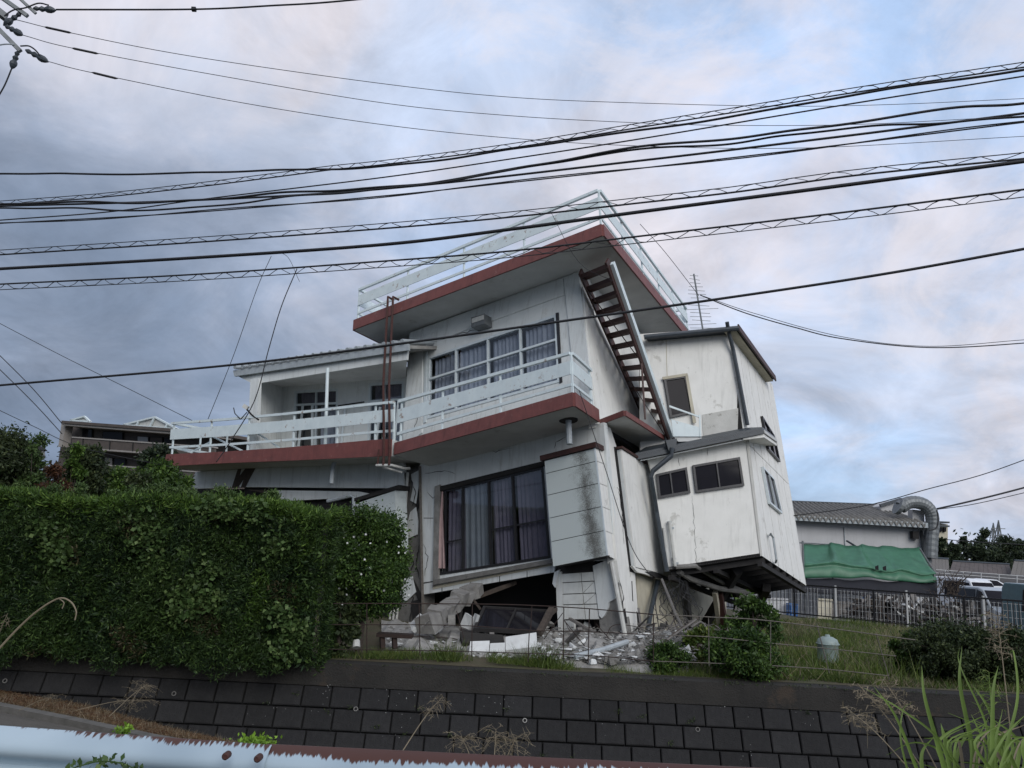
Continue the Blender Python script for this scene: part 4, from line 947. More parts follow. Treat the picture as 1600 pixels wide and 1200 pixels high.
slabpx([(666, 972), (693, 976), (681, 985), (667, 981)], 13.3, .07, 'wall_fragment', m_debrisw, 'flat white fragment at the foot of the broken concrete beam', 'slab', .3)
slabpx([(718, 978), (727, 957), (737, 964), (733, 984)], 13.5, .08, 'wall_fragment', m_debrisw, 'upright white block left of the fallen dark window', 'slab', .1)
slabpx([(738, 966), (742, 958), (746, 960), (740, 980)], 13.6, .06, 'wall_fragment', m_debrisw, 'narrow pale sliver beside the fallen dark window', 'slab', .1)
slabpx([(700, 962), (711, 961), (711, 978), (700, 978)], 13.6, .12, 'hollow_block', m_conc, 'grey ribbed hollow block standing in the rubble centre', 'block', .0)
slabpx([(719, 987), (786, 992), (788, 1004), (722, 1004)], 12.9, .15, 'footing', m_concd, 'dark grey concrete footing behind the white panels', 'footing', .3)
for (x0, y0), (x1, y1), m, w_, Y0, Y1, lab in (((669, 972), (744, 918), m_conc, .26, 13.3, 15.6, 'broken grey concrete beam sloping up into the crushed opening'),
        ((742, 934), (806, 910), m_wood, .07, 15.6, 16.0, 'thin dark timber batten hanging inside the crushed opening'),
        ((736, 932), (751, 952), m_wood, .04, 15.0, 15.0, 'short stick propped above the fallen window'),
        ((721, 945), (719, 975), m_dark, .05, 14.6, 14.6, 'upright dark batten below the broken beam'),
        ((862, 952), (842, 990), m_wood, .09, 13.9, 13.3, 'brown timber leaning against the right end of the fallen window'),
        ((869, 952), (858, 962), m_wood, .05, 14.2, 13.9, 'splintered stub of wood beside the tile pillar')):
    a, b = at(x0, y0, Y0), at(x1, y1, Y1); mb = MB(); k_ = 5 if w_ > .2 else 1
    if k_ > 1:
        dr = (b-a).normalized(); L_ = (b-a).length; base_ = dr.to_track_quat('X', 'Z').to_matrix()
        for i in range(9):
            c_ = lerp(a, b, (i+.5)/9); k0 = len(mb.v); mb.box(c_ + Vector((0, 0, random.uniform(-.03, .03))), L_/9*random.uniform(1.1, 1.6), random.uniform(.20, .34), random.uniform(.16, .27), base_ @ Matrix.Rotation(random.uniform(-.22, .22), 3, 'X') @ Matrix.Rotation(random.uniform(-.10, .10), 3, 'Z'))
            for q in range(k0, len(mb.v)): mb.v[q] = mb.v[q] + Vector((random.gauss(0, .025), random.gauss(0, .025), random.gauss(0, .025)))
        for i in range(3): mb.tube(curve([lerp(a, b, -.12) + Vector((.05*i, 0, .05*i)), lerp(a, b, .1), lerp(a, b, .5), lerp(a, b, 1.06) + Vector((0, 0, .04*i-.05))], 5), .008, 5)
    for i in range(k_ if k_ == 1 else 0):
        j1 = Vector((0, 0, random.uniform(-.04, .04))) if k_ > 1 else Vector(); mb.bar(lerp(a, b, i/k_) + j1, lerp(a, b, (i+1.1)/k_) + j1, w_*random.uniform(.8, 1.1), w_*random.uniform(.7, 1.1)) if k_ > 1 else mb.bar(a, b, w_, w_)
    mb.build('fallen_beam', m, label=lab, cat='beam')
fw = thing('fallen_window', 'fallen dark framed sliding window lying slanted on the rubble', 'window', at(795, 990, 13.3))
fq = [at(755, 949, 14.6), at(858, 955, 14.6), at(843, 989, 13.3), at(739, 984, 13.3)]
window(fw, fq, (.5,), (), m_dark, m_glassD, .05, .06, 0, name='frame')
MB().tube([at(897, 1026, 12.3), at(940, 1016, 12.6), at(980, 1003, 13.0)], .042, 9).build('loose_pipe', m_pipe, label='long grey plastic pipe lying across the rubble below the tile pillar', cat='pipe')
rs = thing('rusty_stand', 'low rusty steel stand in front of the flowering shrub', 'stand', at(618, 1012, 12.3))
MB().bar(at(590, 991, 12.5), at(645, 994, 12.5), .25, .05).build('top_bar', m_rod, rs)
for x in (597, 616): MB().bar(at(x, 993, 12.45), at(x+1, 1014, 12.4), .07, .05).build('leg', m_rod, rs)
MB().tube([at(557, 1001, 11.9), at(557, 1012, 11.85)], [.05, .055], 12).build('pipe_stub', m_pipew, label='small white pipe stub standing on the cap below the shrub', cat='pipe')
for x, y, w_, h_, lab in ((925, 1035, 20, 6, 'crumpled white plastic lump on the cap right of the rubble'), (858, 1022, 18, 8, 'white crumpled bag in the grass below the tile pillar')):
    chunk(at(x, y, 12.0), .11, m_debrisw, 'plastic_bag', .5, 16, label=lab, cat='bag')
labs = ['bleached stick leaning low under the annex', 'bent bare branch arching beside the annex posts', 'short plank tilted beside the beige wall', 'long thin batten crossing the debris under the annex', 'splintered lath lying in the weeds under the annex', 'curved root-like branch hanging from the torn wall edge', 'grey board lying flat beside the weeds', 'thin dark twig standing by the fallen downpipe']
for (pts, r_, m), lab in zip((([(1042, 1000), (1088, 968)], .02, m_woodg), ([(1080, 980), (1096, 972), (1108, 990)], .018, m_woodg), ([(1062, 1005), (1075, 988)], .05, m_woodg), ([(1030, 1010), (1060, 985), (1092, 966)], .015, m_wood),
        ([(1080, 1000), (1108, 1016)], .03, m_woodg), ([(1034, 905), (1048, 940), (1056, 960), (1066, 980)], .022, m_woodg), ([(1000, 1012), (1045, 1024)], .05, m_woodg), ([(1030, 915), (1024, 940), (1030, 985)], .008, m_dark)), labs):
    MB().tube(curve([at(x, y, 14.3 - (y-900)*.012) for x, y in pts], 5), r_, 5).build('debris_stick', m, label=lab, cat='stick')
for k, (x, y, lab) in enumerate(((1048, 990, 'jumble'),)):
    mb = MB()
    for i in range(70):
        p = at(random.uniform(1000, 1125), random.uniform(962, 1015), random.uniform(13.4, 15.5)); p.z = min(p.z, .35); d = Vector((random.gauss(0, 1), random.gauss(0, .6), random.gauss(0, .5))).normalized()*random.uniform(.1, .35)
        mb.bar(p-d, p+d, random.uniform(.01, .05), .012)
    mb.build('timber_debris', m_woodg, kind='stuff', label='tangle of broken laths and sticks under the leaning annex', cat='debris')
mb = MB()
for i in range(26):
    p = at(random.uniform(1030, 1075), random.uniform(900, 930), random.uniform(14.5, 15.3)); q = [p]
    for j in range(5): q.append(q[-1] + Vector((random.gauss(0, .08), random.gauss(0, .05), -random.uniform(.05, .16))))
    mb.tube(curve(q, 3), .006, 4)
mb.build('hanging_wires', m_wire, kind='stuff', label='tangle of thin wires hanging under the torn side wall', cat='wires')
# ================================================================== ANTENNA ON THE ROOF
an = thing('roof_antenna', 'spiky multi element television antenna behind the roof corner', 'antenna', at(1099, 520, 20.5))
a, b = at(1084, 428, 20.5), at(1099, 520, 20.5); MB().tube([a, b], .022, 6).build('mast', m_galv, an)
for i, (t, hw, ang) in enumerate([(t, h, g_) for t, h, g_ in zip(np.linspace(.03, .92, 15), [.12,.15,.15,.2,.24,.26,.2,.5,.3,.55,.28,.3,.26,.42,.35], [.1,-.1,.05,.2,.1,.15,.2,.35,.1,.3,.1,.2,.1,.3,.2])]):
    p = lerp(a, b, float(t)); d = Vector((math.cos(ang), .2, math.sin(ang)*.5)).normalized()*hw
    MB().tube([p-d, p+d], .008, 4).build('element', m_galv, an)
# ================================================================== CABLES AND POLE
def cable(pts, rpx, Y0, Y1, label, helix=None, hs=1, name='overhead_cable', wav=0, twin=0, m=m_wire):
    P = [at(x, y, lerp(Y0, Y1, x/1600)) for x, y in pts]; C = curve(P, 12); r_ = rpx*(Y0+Y1)/2/1250
    # run on past both edges of the view
    if pts[0][0] <= 0: C = [C[0] + (C[0]-C[1]).normalized()*9] + C
    if pts[-1][0] >= 1600: C = C + [C[-1] + (C[-1]-C[-2]).normalized()*9]
    D = []
    for i in range(len(C)-1):
        L_ = (C[i+1]-C[i]).length; k = max(1, int(L_/(.07 if (helix or wav or twin) else .6)))
        D += [lerp(C[i], C[i+1], j/k) for j in range(k)]
    D.append(C[-1]); s_ = 0; mb = MB()
    t = thing(name, label, 'cable', D[len(D)//2]) if (helix or twin) else None
    if wav:
        D2 = []
        for i, p in enumerate(D): s_ += (.07); D2.append(p + Vector((0, 0, wav*math.sin(s_*2.1) + wav*.5*math.sin(s_*5.0+1))))
        D = D2
    mb.tube(D, r_, 6)
    if t: mb.build('cable_core', m, t, smooth=True)
    else: mb.build(name, m, smooth=True, label=label, cat='cable')
    if helix:
        pr, per = helix; H_ = []; s_ = 0
        for i, p in enumerate(D):
            if i: s_ += (p-D[i-1]).length
            a_ = 2*math.pi*s_/per + .6*math.sin(s_*1.7); H_.append(p + Vector((0, math.cos(a_)*pr, math.sin(a_)*pr + hs*pr*.95)))
        MB().tube(H_, .0045, 4).build('spiral_hanger', m, t)
        MB().tube([p + Vector((0, 0, hs*pr*1.9)) for p in D[::4]], .006, 4).build('messenger_wire', m, t)
    if twin:
        MB().tube([p + Vector((0, 0, twin*math.sin(i*.12))) for i, p in enumerate(D)], r_, 5).build('twisted_strand', m, t)
cable([(0, 272), (150, 272), (300, 269), (480, 266), (600, 259), (800, 234), (1000, 203), (1150, 180), (1300, 155), (1450, 131), (1600, 108)], 1.9, 11.5, 8, 'wavy black cable that is level at left and joins the topmost bundle at right', wav=.012)
cable([(0, 320), (150, 309), (300, 293), (420, 278), (520, 265), (600, 257), (800, 231), (1000, 199), (1150, 175), (1300, 150), (1450, 127), (1600, 105)], 1.2, 11.4, 7.9, 'topmost bundle with spiral hanger rising to the upper right corner', helix=(.032, .34))
cable([(0, 344), (170, 331), (319, 311), (600, 277), (800, 248), (1000, 217), (1300, 167), (1600, 119)], 1.2, 11.8, 8.2, 'thin straight cable just beneath the topmost spiral bundle')
cable([(0, 320), (300, 312), (600, 291), (800, 266), (1000, 230), (1169, 211), (1300, 197), (1487, 172), (1600, 159)], 2.0, 11.2, 8, 'thick wavy cable ending between the topmost bundle and the crossing pair at right', wav=.02)
cable([(0, 326), (180, 327), (330, 321), (600, 294), (800, 267), (1000, 234), (1150, 221), (1244, 210), (1375, 199), (1487, 189), (1600, 180)], 1.7, 11.1, 8.1, 'wavy cable that sinks from the thick wavy cable onto the straight one below', wav=.02)
cable([(0, 322), (300, 313), (600, 295), (1000, 251), (1300, 215), (1412, 201), (1600, 177)], 1.9, 11.3, 8.3, 'straight black cable below the two wavy ones')
cable([(0, 349), (300, 332), (600, 306), (800, 285), (1000, 263), (1300, 228), (1600, 191)], 1.1, 11.6, 8.4, 'twisted pair of thin cables, lowest of the upper bundle', twin=.022)
cable([(0, 398), (300, 379), (600, 357), (800, 339), (1000, 317), (1150, 300), (1337, 274), (1600, 248)], 1.5, 10.6, 7.6, 'spiral wrapped cable just above the thickest cable', helix=(.036, .44))
cable([(0, 420), (300, 403), (600, 382), (800, 358), (1000, 331), (1300, 292), (1600, 252)], 2.9, 10.5, 7.5, 'thickest black cable crossing in front of the roof terrace')
cable([(0, 444), (300, 429), (600, 408), (800, 392), (1000, 369), (1300, 334), (1600, 296)], 1.5, 10.4, 7.4, 'spiral wrapped cable just beneath the thickest cable', helix=(.042, .36), hs=-1)
cable([(0, 602), (365, 570), (640, 535), (870, 503), (1200, 456), (1400, 425), (1600, 389)], 2.0, 10.2, 7.2, 'lone black cable crossing the upper windows and the stair')
cable([(26, 31), (109, 51), (300, 88), (600, 131), (800, 152), (1000, 161), (1230, 166), (1400, 163), (1600, 154)], .55, 10.3, 13, 'highest of three thin wires leaving the pole at upper left')
cable([(36, 55), (112, 75), (319, 114), (600, 161), (800, 181), (1000, 192), (1150, 196), (1350, 194), (1600, 181)], .55, 10.4, 13, 'middle of three thin wires leaving the pole at upper left')
cable([(75, 96), (146, 114), (375, 160), (600, 195), (800, 216), (1000, 228), (1262, 231), (1600, 213)], .55, 10.5, 13, 'lowest of three thin wires leaving the pole at upper left')
cable([(88, 15), (300, 14.5), (420, 9), (560, -1), (900, -40)], 1.7, 10.3, 9, 'thick wire leaving the pole along the top edge of the picture')
cable([(1094, 461), (1140, 480), (1180, 494), (1240, 511), (1315, 529), (1450, 543), (1600, 536), (1750, 520)], .9, 19, 19, 'drooping wire running right from the roof antenna')
cable([(1100, 463), (1180, 490), (1315, 526), (1450, 541), (1600, 531)], .5, 19, 19, 'fine wire above the drooping antenna wire')
cable([(1240, 806), (1357, 789), (1450, 764), (1540, 740), (1650, 700)], .7, 18, 16, 'thin wire crossing in front of the grey corrugated roof')
cable([(1464, 795), (1500, 787), (1550, 775), (1600, 762), (1700, 735)], 1.4, 36, 34, 'black service cable anchored beside the ventilation duct')
cable([(1464, 796), (1520, 788), (1600, 770), (1700, 745)], .6, 36, 34, 'fine wire just below the service cable by the duct')
cable([(-20, 495), (95, 555), (200, 607), (300, 657)], .5, 20, 20, 'faint wire falling from the left edge toward the balcony')
cable([(-20, 536), (50, 606), (97, 662)], .6, 30, 42, 'upper of the two wires running down to the brown apartment corner')
cable([(-20, 558), (50, 627), (97, 678)], .6, 30, 42, 'lower of the two wires running down to the brown apartment corner')
cable([(-20, 632), (50, 665), (130, 700), (270, 730)], .5, 16, 18, 'thin wire passing low in front of the brown apartment')
cable([(424, 400), (402, 450), (365, 555), (325, 655)], .5, 13, 16, 'faint wire dropping from the cables to the left end of the balcony')
cable([(464, 420), (440, 478), (420, 545), (398, 625), (360, 690), (338, 722)], .8, 12, 15.5, 'dark drop wire running down past the balcony lamp')
cable([(468, 440), (448, 400), (420, 395)], .4, 10, 10, 'short slack loop of wire under the spiral cable')
cable([(860, 330), (905, 410), (960, 440)], .4, 10, 12, 'thin slack wire above the head of the stair')
cable([(1000, 350), (1040, 395), (1092, 462)], .5, 12, 18, 'thin wire from the cables down to the roof antenna')
cable([(905, 610), (945, 730), (985, 850), (1020, 905)], .6, 13.2, 13.6, 'thin black wire hanging down past the mould stained shutter box')
cable([(1465, 842), (1530, 847), (1600, 851), (1700, 857)], .6, 90, 90, 'far power line passing in front of the pylons')
# sleeves on the thin wires, spacer on the thick one
for (x0, y0, x1, y1), lab in (((69, 42, 112, 51.5), 'black sleeve on the highest thin wire'), ((112, 75, 154, 84), 'black sleeve on the middle thin wire'), ((143, 113, 184, 123), 'black sleeve on the lowest thin wire')):
    a, b = at(x0, y0, 10.4), at(x1, y1, 10.5); MB().tube([a, lerp(a, b, .1), lerp(a, b, .9), b], [.005, .017, .017, .005], 7).build('line_sleeve', m_wire, label=lab, cat='sleeve')
MB().box(at(303, 14.5, 10.1), .06, .05, .05).build('wire_clamp', m_wire, label='small black clamp on the thick top wire', cat='clamp')
pole = thing('utility_pole', 'grey concrete utility pole with steel crossarms and insulators at the upper left edge', 'utility pole', (at(-22, 10, 10.2).x, 10.2, -1.5))
pb = LOC[pole.name]; MB().tube([pb, pb + Vector((0, 0, 12.5))], [.19, .11], 16).build('pole_shaft', m_pipe, pole, smooth=True)
for a, b, r_, nm in (((-12, -14), (43, 25), .028, 'crossarm'), ((18, -14), (56, 21), .02, 'crossarm'), ((-25, 22), (32, 80), .03, 'crossarm'), ((-8, 14), (10, 28), .05, 'clamp_block')):
    MB().bar(at(*a, 10.2), at(*b, 10.3), r_*1.8, r_*1.8).build(nm, m_galv, pole)
def insul(a, b, Y=10.3, m=m_gutter):
    A_, B_ = at(*a, Y), at(*b, Y); k = 9; P = [lerp(A_, B_, i/(k-1)) for i in range(k)]
    MB().tube(P, [.012, .035, .02, .042, .026, .048, .05, .035, .006], 9).build('insulator', m, pole)
for a, b in (((52, 13), (88, 16)), ((33, 20), (5, 40)), ((8, 40), (36, 55)), ((40, 78), (76, 97)), ((28, 80), (18, 108))): insul(a, b)
for pts in ([(3, 28), (20, 16), (40, 12), (60, 5), (76, 8)], [(32, 72), (45, 72), (55, 78), (62, 86)], [(18, 108), (8, 132), (-2, 150)], [(-5, 71), (10, 69), (22, 70)]):
    MB().tube(curve([at(x, y, 10.25) for x, y in pts], 6), .011, 5).build('jumper_wire', m_pipe if pts[0][0] < 0 else m_wire, pole)
# ================================================================== GUARDRAIL
def grail_mat(nm, bias):
    m = bpy.data.materials.new(nm); m.use_nodes = True; nt = m.node_tree; N = nt.nodes; L = nt.links; b = N['Principled BSDF']; b.inputs['Roughness'].default_value = .45
    tc = N.new('ShaderNodeTexCoord'); um = N.new('ShaderNodeUVMap'); sp = N.new('ShaderNodeSeparateXYZ'); L.new(um.outputs[0], sp.inputs[0])
    mp = N.new('ShaderNodeMapping'); mp.inputs['Scale'].default_value = (46, 3, 3); L.new(tc.outputs['Object'], mp.inputs[0])
    a = N.new('ShaderNodeTexNoise'); a.inputs['Scale'].default_value = 1.6; a.inputs['Detail'].default_value = 5; L.new(mp.outputs[0], a.inputs[0])
    c = N.new('ShaderNodeTexNoise'); c.inputs['Scale'].default_value = 1.1; c.inputs['Detail'].default_value = 3; L.new(tc.outputs['Object'], c.inputs[0])
    e = N.new('ShaderNodeTexNoise'); e.inputs['Scale'].default_value = 13; e.inputs['Detail'].default_value = 7; e.inputs['Roughness'].default_value = .7; L.new(tc.outputs['Object'], e.inputs[0])
    def mth(op, p, q):
        x = N.new('ShaderNodeMath'); x.operation = op
        for i, z in enumerate((p, q)):
            if isinstance(z, (int, float)): x.inputs[i].default_value = z
            else: L.new(z, x.inputs[i])
        return x.outputs[0]
    edge = mth('ADD', mth('MULTIPLY', sp.outputs[1], 16.0), mth('MULTIPLY', mth('SUBTRACT', a.outputs[0], .5), .85))   # z is 0 at the top edge
    edge = mth('ADD', edge, mth('MULTIPLY', mth('SUBTRACT', c.outputs[0], .5), 1.6))
    edge = mth('ADD', edge, bias)
    r1 = N.new('ShaderNodeMapRange'); L.new(edge, r1.inputs[0]); r1.inputs[1].default_value = -.28; r1.inputs[2].default_value = -.20
    r2 = N.new('ShaderNodeMapRange'); L.new(e.outputs[0], r2.inputs[0]); r2.inputs[1].default_value = .70; r2.inputs[2].default_value = .73
    mk = mth('MAXIMUM', r1.outputs[0], r2.outputs[0])
    g_ = N.new('ShaderNodeMix'); g_.data_type = 'RGBA'; r3 = N.new('ShaderNodeMapRange'); L.new(c.outputs[0], r3.inputs[0]); r3.inputs[1].default_value = .42; r3.inputs[2].default_value = .66; L.new(r3.outputs[0], g_.inputs[0])
    g_.inputs[6].default_value = (.36,.45,.51,1); g_.inputs[7].default_value = (.20,.27,.33,1)
    x = N.new('ShaderNodeMix'); x.data_type = 'RGBA'; L.new(mk, x.inputs[0]); L.new(g_.outputs[2], x.inputs[6]); x.inputs[7].default_value = (.052,.015,.008,1)
    L.new(x.outputs[2], b.inputs['Base Color']); return m
m_gr = grail_mat('rusting_guardrail_paint', -.17); m_gr2 = grail_mat('rusting_guardrail_paint_worse', .10)
gr = thing('guardrail', 'pale blue rust edged steel guardrail along the roadside', 'guardrail', (at(420, 1170, 2.97).x, 3.0, 0))
prof = [(.0, .05), (-.006, .035), (-.02, .01), (-.040, -.015), (-.062, -.025), (-.08, -.018), (-.098, .015), (-.11, .035), (-.125, .04), (-.14, .02), (-.17, -.03), (-.20, -.04), (-.24, -.03), (-.28, .03), (-.31, .035), (-.35, .05)]
def beam(pa, pb_, yo, m_gr):
    mb = MB(); n = 40; rows_ = []; zz = [z for z, y in prof] + [z for z, y in prof[::-1]] + [0.0]
    for z, y in prof: rows_.append([lerp(pa, pb_, i/n) + Vector((0, y*1.0 + yo, z)) for i in range(n+1)])
    for z, y in prof[::-1]: rows_.append([lerp(pa, pb_, i/n) + Vector((0, y + .006 + yo, z)) for i in range(n+1)])
    rows_.append(rows_[0]); mb.grid(rows_); o_ = mb.build('rail_beam', m_gr, gr, smooth=True)
    me = o_.data; uvl = me.uv_layers.new(name='UVMap')
    for lp in me.loops:
        k = lp.vertex_index; uvl.data[lp.index].uv = (me.vertices[k].co.x, zz[k//(n+1)])
    md = o_.modifiers.new('edge', 'EDGE_SPLIT'); md.split_angle = R(50)
jL, jR = at(-900, 1075, 3.35), at(418, 1170, 2.97)
jE = at(2300, 1262, 2.80); beam(jL, jR, 0, m_gr); beam(jR - (jE-jR).normalized()*.02, jE, .012, m_gr2)
for x in (352, 402):
    c = at(x, 1182 + (x-352)*.08, 2.88); MB().tube([c + Vector((0, .03, 0)), c + Vector((0, -.001, .0)), c + Vector((0, -.005, 0))], [.012, .012, .008], 12).build('bolt', m_redrust, gr)
for t in (.12, .5, .93):
    p = lerp(jL, jR, t); MB().tube([p + Vector((0, .10, .0-.05)), Vector((p.x, p.y+.10, -.7))], .055, 12).build('post', m_galv, gr)
for t in (.0, .35, .7):
    p = lerp(jR, jE, t+.08); MB().tube([p + Vector((0, .10, .0-.05)), Vector((p.x, p.y+.10, -.7))], .055, 12).build('post', m_galv, gr)
# ================================================================== FENCES ON THE RIGHT
bf = thing('picket_fence', 'black metal picket fence behind the grassy plot on the right', 'fence', FA)
UPZ = Vector((0, 0, 1)); s0, s1 = -4.6, (FB-FA).length + 1.2; hF = .86
def fp(s, z): return FA + fd*s + UPZ*z
pm = MB().box((0, 0, 0), .016, .016, hF-.04); meP = bpy.data.meshes.new('picket'); meP.from_pydata(pm.v, [], pm.f); meP.materials.append(m_fblack)
s = s0
while s < s1:
    o = bpy.data.objects.new('picket', meP); COL.objects.link(o); o.parent = bf; o.location = fp(s, .14+hF/2) - FA; s += .118
for z, h_ in ((.16, .035), (hF+.12, .045)): MB().bar(fp(s0, z), fp(s1, z), .03, h_).build('rail', m_fblack, bf)
for s in (-3.4, -1.2, 1.0, 3.2, 5.4, 7.4): MB().bar(fp(s, -.1), fp(s, hF+.13), .045, .045, fd).build('post', m_fblack, bf)
mb = MB(); mb.prism([fp(s0-14, .08), fp(s1+12, .08), fp(s1+12, -1.4), fp(s0-14, -1.4)], fd.cross(UPZ)*.14)
up(mb.build('low_wall', m_concd), 'low dark concrete wall carrying the black picket fence', 'wall')
nf = fd.cross(UPZ); nf = nf if nf.y > 0 else -nf
mf = thing('mesh_fence', 'white wire mesh fence just behind the black picket fence', 'fence', FA + nf*1.6 - UPZ*1.2)
def mp_(s, z): return FA + nf*1.6 + fd*s + UPZ*z
mb = MB(); s = -1.2
while s < s1+1: mb.bar(mp_(s, -.75), mp_(s, .86), .009, .009, fd); s += .10
for k in range(9): mb.bar(mp_(-1.2, -.6 + k*.18), mp_(s1+1, -.6 + k*.18), .008, .008)
mb.build('wire_mesh', m_fwhite, mf, kind='stuff')
for px in (1306, 1417, 1537):
    d0 = ray(px, 950); t_ = (FA + nf*1.55 - CAM).dot(nf)/d0.dot(nf); b_ = CAM + d0*t_
    MB().tube([Vector((b_.x, b_.y, -1.3)), Vector((b_.x, b_.y, FA.z+.98))], .035, 8).build('post', m_fwhite, mf)
# green tank in the grass
tk = thing('plastic_tank', 'pale green ribbed plastic tank lid standing in the grass', 'tank', at(1294, 1034, 13.8))
c = LOC[tk.name]; rr = .165; prf = [(rr*.98, 0), (rr, .05), (rr, .26), (rr*1.06, .27), (rr*1.06, .30), (rr*.9, .36), (rr*.5, .395), (rr*.25, .40), (rr*.22, .43), (.001, .435)]
mb = MB().grid([[c + Vector((r_*math.cos(a), r_*math.sin(a), z)) for a in [2*math.pi*i/28 for i in range(29)]] for r_, z in prf]); mb.build('tank_body', m_tank, tk, smooth=True)
MB().tube([c + Vector((rr*1.065*math.cos(a), rr*1.065*math.sin(a), .285)) for a in [2*math.pi*i/24 for i in range(25)]], .012, 6).build('rim', m_tank, tk)
# ================================================================== GREY HOUSE, TARP, DUCT
YG = 33.0
gh = thing('grey_house', 'grey walled house with a corrugated roof behind the green tarpaulin', 'house', at(1340, 960, YG))
a, b = at(1150, 803, YG), at(1445, 821, YG)
MB().prism([a, b, Vector((b.x, YG, -1.6)), Vector((a.x, YG, -1.6))], (0, 6, 0)).build('wall', m_gwall, gh)
MB().bar(at(1150, 804, YG-.5), at(1449, 821, YG-.5), .12, .20).build('gutter', m_pipe, gh)
ea, eb_, rb_, ra_ = at(1140, 799, YG-.6), at(1446, 817, YG-.6), at(1376, 790, YG+3.0), at(1140, 781, YG+3.0)
rows_ = []; nW = 40*6
for j in range(5):
    v = j/4; A_, B_ = lerp(ea, ra_, v), lerp(eb_, rb_, v); r_ = []
    for i in range(nW+1): u = i/nW; p = Vector((lerp(ea.x, eb_.x, u), lerp(A_.y, B_.y, u), 0)); p.z = lerp(A_.z, B_.z, u) + .075*math.sin(u*40*2*math.pi) + .04*(j == 0); 
    rows_.append([Vector((lerp(A_.x, B_.x, i/nW), lerp(A_.y, B_.y, i/nW), lerp(A_.z, B_.z, i/nW) + .075*math.sin(i/nW*36*2*math.pi))) for i in range(nW+1)])
low = [[q - Vector((0, 0, .12)) for q in rows_[0]]]
MB().grid(low + rows_).build('corrugated_roof', m_groof, gh, smooth=True)
MB().bar(ra_, rb_ + Vector((.1, 0, 0)), .25, .14).build('ridge_cap', m_gutter, gh)
MB().prism([rb_, eb_, at(1446, 838, YG-.2), at(1376, 838, YG+3)], (.1, 0.1, 0)).build('hip_wall', m_gwall, gh)
MB().prism([at(1376, 791, YG+1.5), at(1405, 781, YG+1.5), at(1408, 781, YG+1.5), at(1426, 800, YG+1.5), at(1428, 830, YG+1.5), at(1380, 830, YG+1.5)], (0, 2, 0)).build('gable', m_gwall, gh)
MB().bar(at(1375, 790, YG+1.4), at(1407, 780, YG+1.4), .12, .12).build('gable_cap', m_gutter, gh)
MB().bar(at(1443, 829, YG-.15), at(1450, 880, YG-.15), .28, .2).build('corner_pier', m_galv, gh)
MB().box(at(1429, 836, YG-.15), .25, .25, .3).build('wall_vent', m_dark, gh)
MB().bar(at(1319, 824, YG-.03), at(1321, 860, YG-.03), .04, .03).build('wall_seam', m_pipe, gh)
du = thing('ventilation_duct', 'fat ribbed galvanised duct arching over the end of the grey house', 'duct', at(1455, 870, YG-.4))
dp = curve([at(x, y, YG-.4+.0) for x, y in ((1407, 793), (1418, 786), (1432, 785), (1446, 790), (1455, 802), (1457, 820), (1455, 845), (1454, 872))], 6)
MB().tube(dp, [.255+.009*(i % 2) for i in range(len(dp))], 14).build('duct_pipe', m_galv, du, smooth=False)
MB().tube([at(1402, 790, YG-.4), at(1408, 793, YG-.4)], [.36, .33], 14).build('flange', m_galv, du)
mb = MB().tube(curve([at(x, y, YG-.9) for x, y in ((1464, 797), (1466, 812), (1463, 825), (1452, 829))], 6), .03, 5); mb.build('service_cable', m_wire, du)
MB().prism([at(1426, 796, YG-.1), at(1444, 798, YG-.1), at(1445, 823, YG-.1), at(1426, 820, YG-.1)], (0, .4, 0)).build('duct_housing', m_gwall, du)
# tarpaulins
Y1, Y2, Y3 = 31.6, 29.6, 29.4
def tarp_rows():
    tops = [(1254, 851), (1290, 851.5), (1300, 848.5), (1322, 853), (1342, 853), (1347, 851), (1368, 855), (1385, 853), (1410, 857), (1437, 856)]
    fold = [(1254, 884), (1290, 880), (1307, 879), (1330, 884), (1357, 887), (1375, 892), (1395, 893), (1410, 890), (1440, 898), (1462, 896)]
    bot = [(1254, 904), (1290, 903), (1307, 903), (1330, 904), (1357, 902), (1375, 905), (1395, 908), (1410, 908), (1440, 911), (1467, 910)]
    T_ = curve([at(x, y, Y1) for x, y in tops], 6); F_ = curve([at(x, y, Y2) for x, y in fold], 6); B_ = curve([at(x, y, Y3) for x, y in bot], 6); out_ = []
    n = len(T_)
    for v in np.linspace(0, 1, 9):
        out_.append([lerp(T_[i], F_[i], float(v)) + Vector((0, .0, -.14*math.sin(math.pi*v)*abs(math.sin(i/6*math.pi*.5)) + .01*math.sin(i*1.3+v*7))) for i in range(n)])
    for v in np.linspace(.0, 1, 8):
        out_.append([lerp(F_[i], B_[i], float(v)) + Vector((0, .14*min(1, v*8) + -.07*math.sin(v*3.1)+.03*math.sin(i*.6)*v, 0)) for i in range(n)])
    return out_
gt = MB().grid(tarp_rows()).build('green_tarpaulin', m_green, smooth=True, label='sagging green tarpaulin stretched over poles beside the grey house', cat='tarpaulin')
md = gt.modifiers.new('thickness', 'SOLIDIFY'); md.thickness = .02
for k, (x, y) in enumerate(((1370, 887), (1382, 888))):
    MB().prism([at(x-2.5, y-2, 29.45), at(x+2.5, y-4, 29.45), at(x+3, y+4, 29.4), at(x-2, y+3, 29.4)], (0, .02, 0)).build('tarp_tear', m_black, label=('small dark tear in the green tarpaulin' if k == 0 else 'larger dark tear right of the small one in the green tarpaulin'), cat='tear')
nt_ = [[at(x, lerp(y0, y1, v) + 1.2*math.sin(x*.11+v*4), lerp(29.6, 29.2, v)) for x in range(1236, 1470, 6) for y0, y1 in ((903+(x-1236)*.035, 925+(x-1236)*.045),)] for v in (0, .3, .6, .85, 1)]
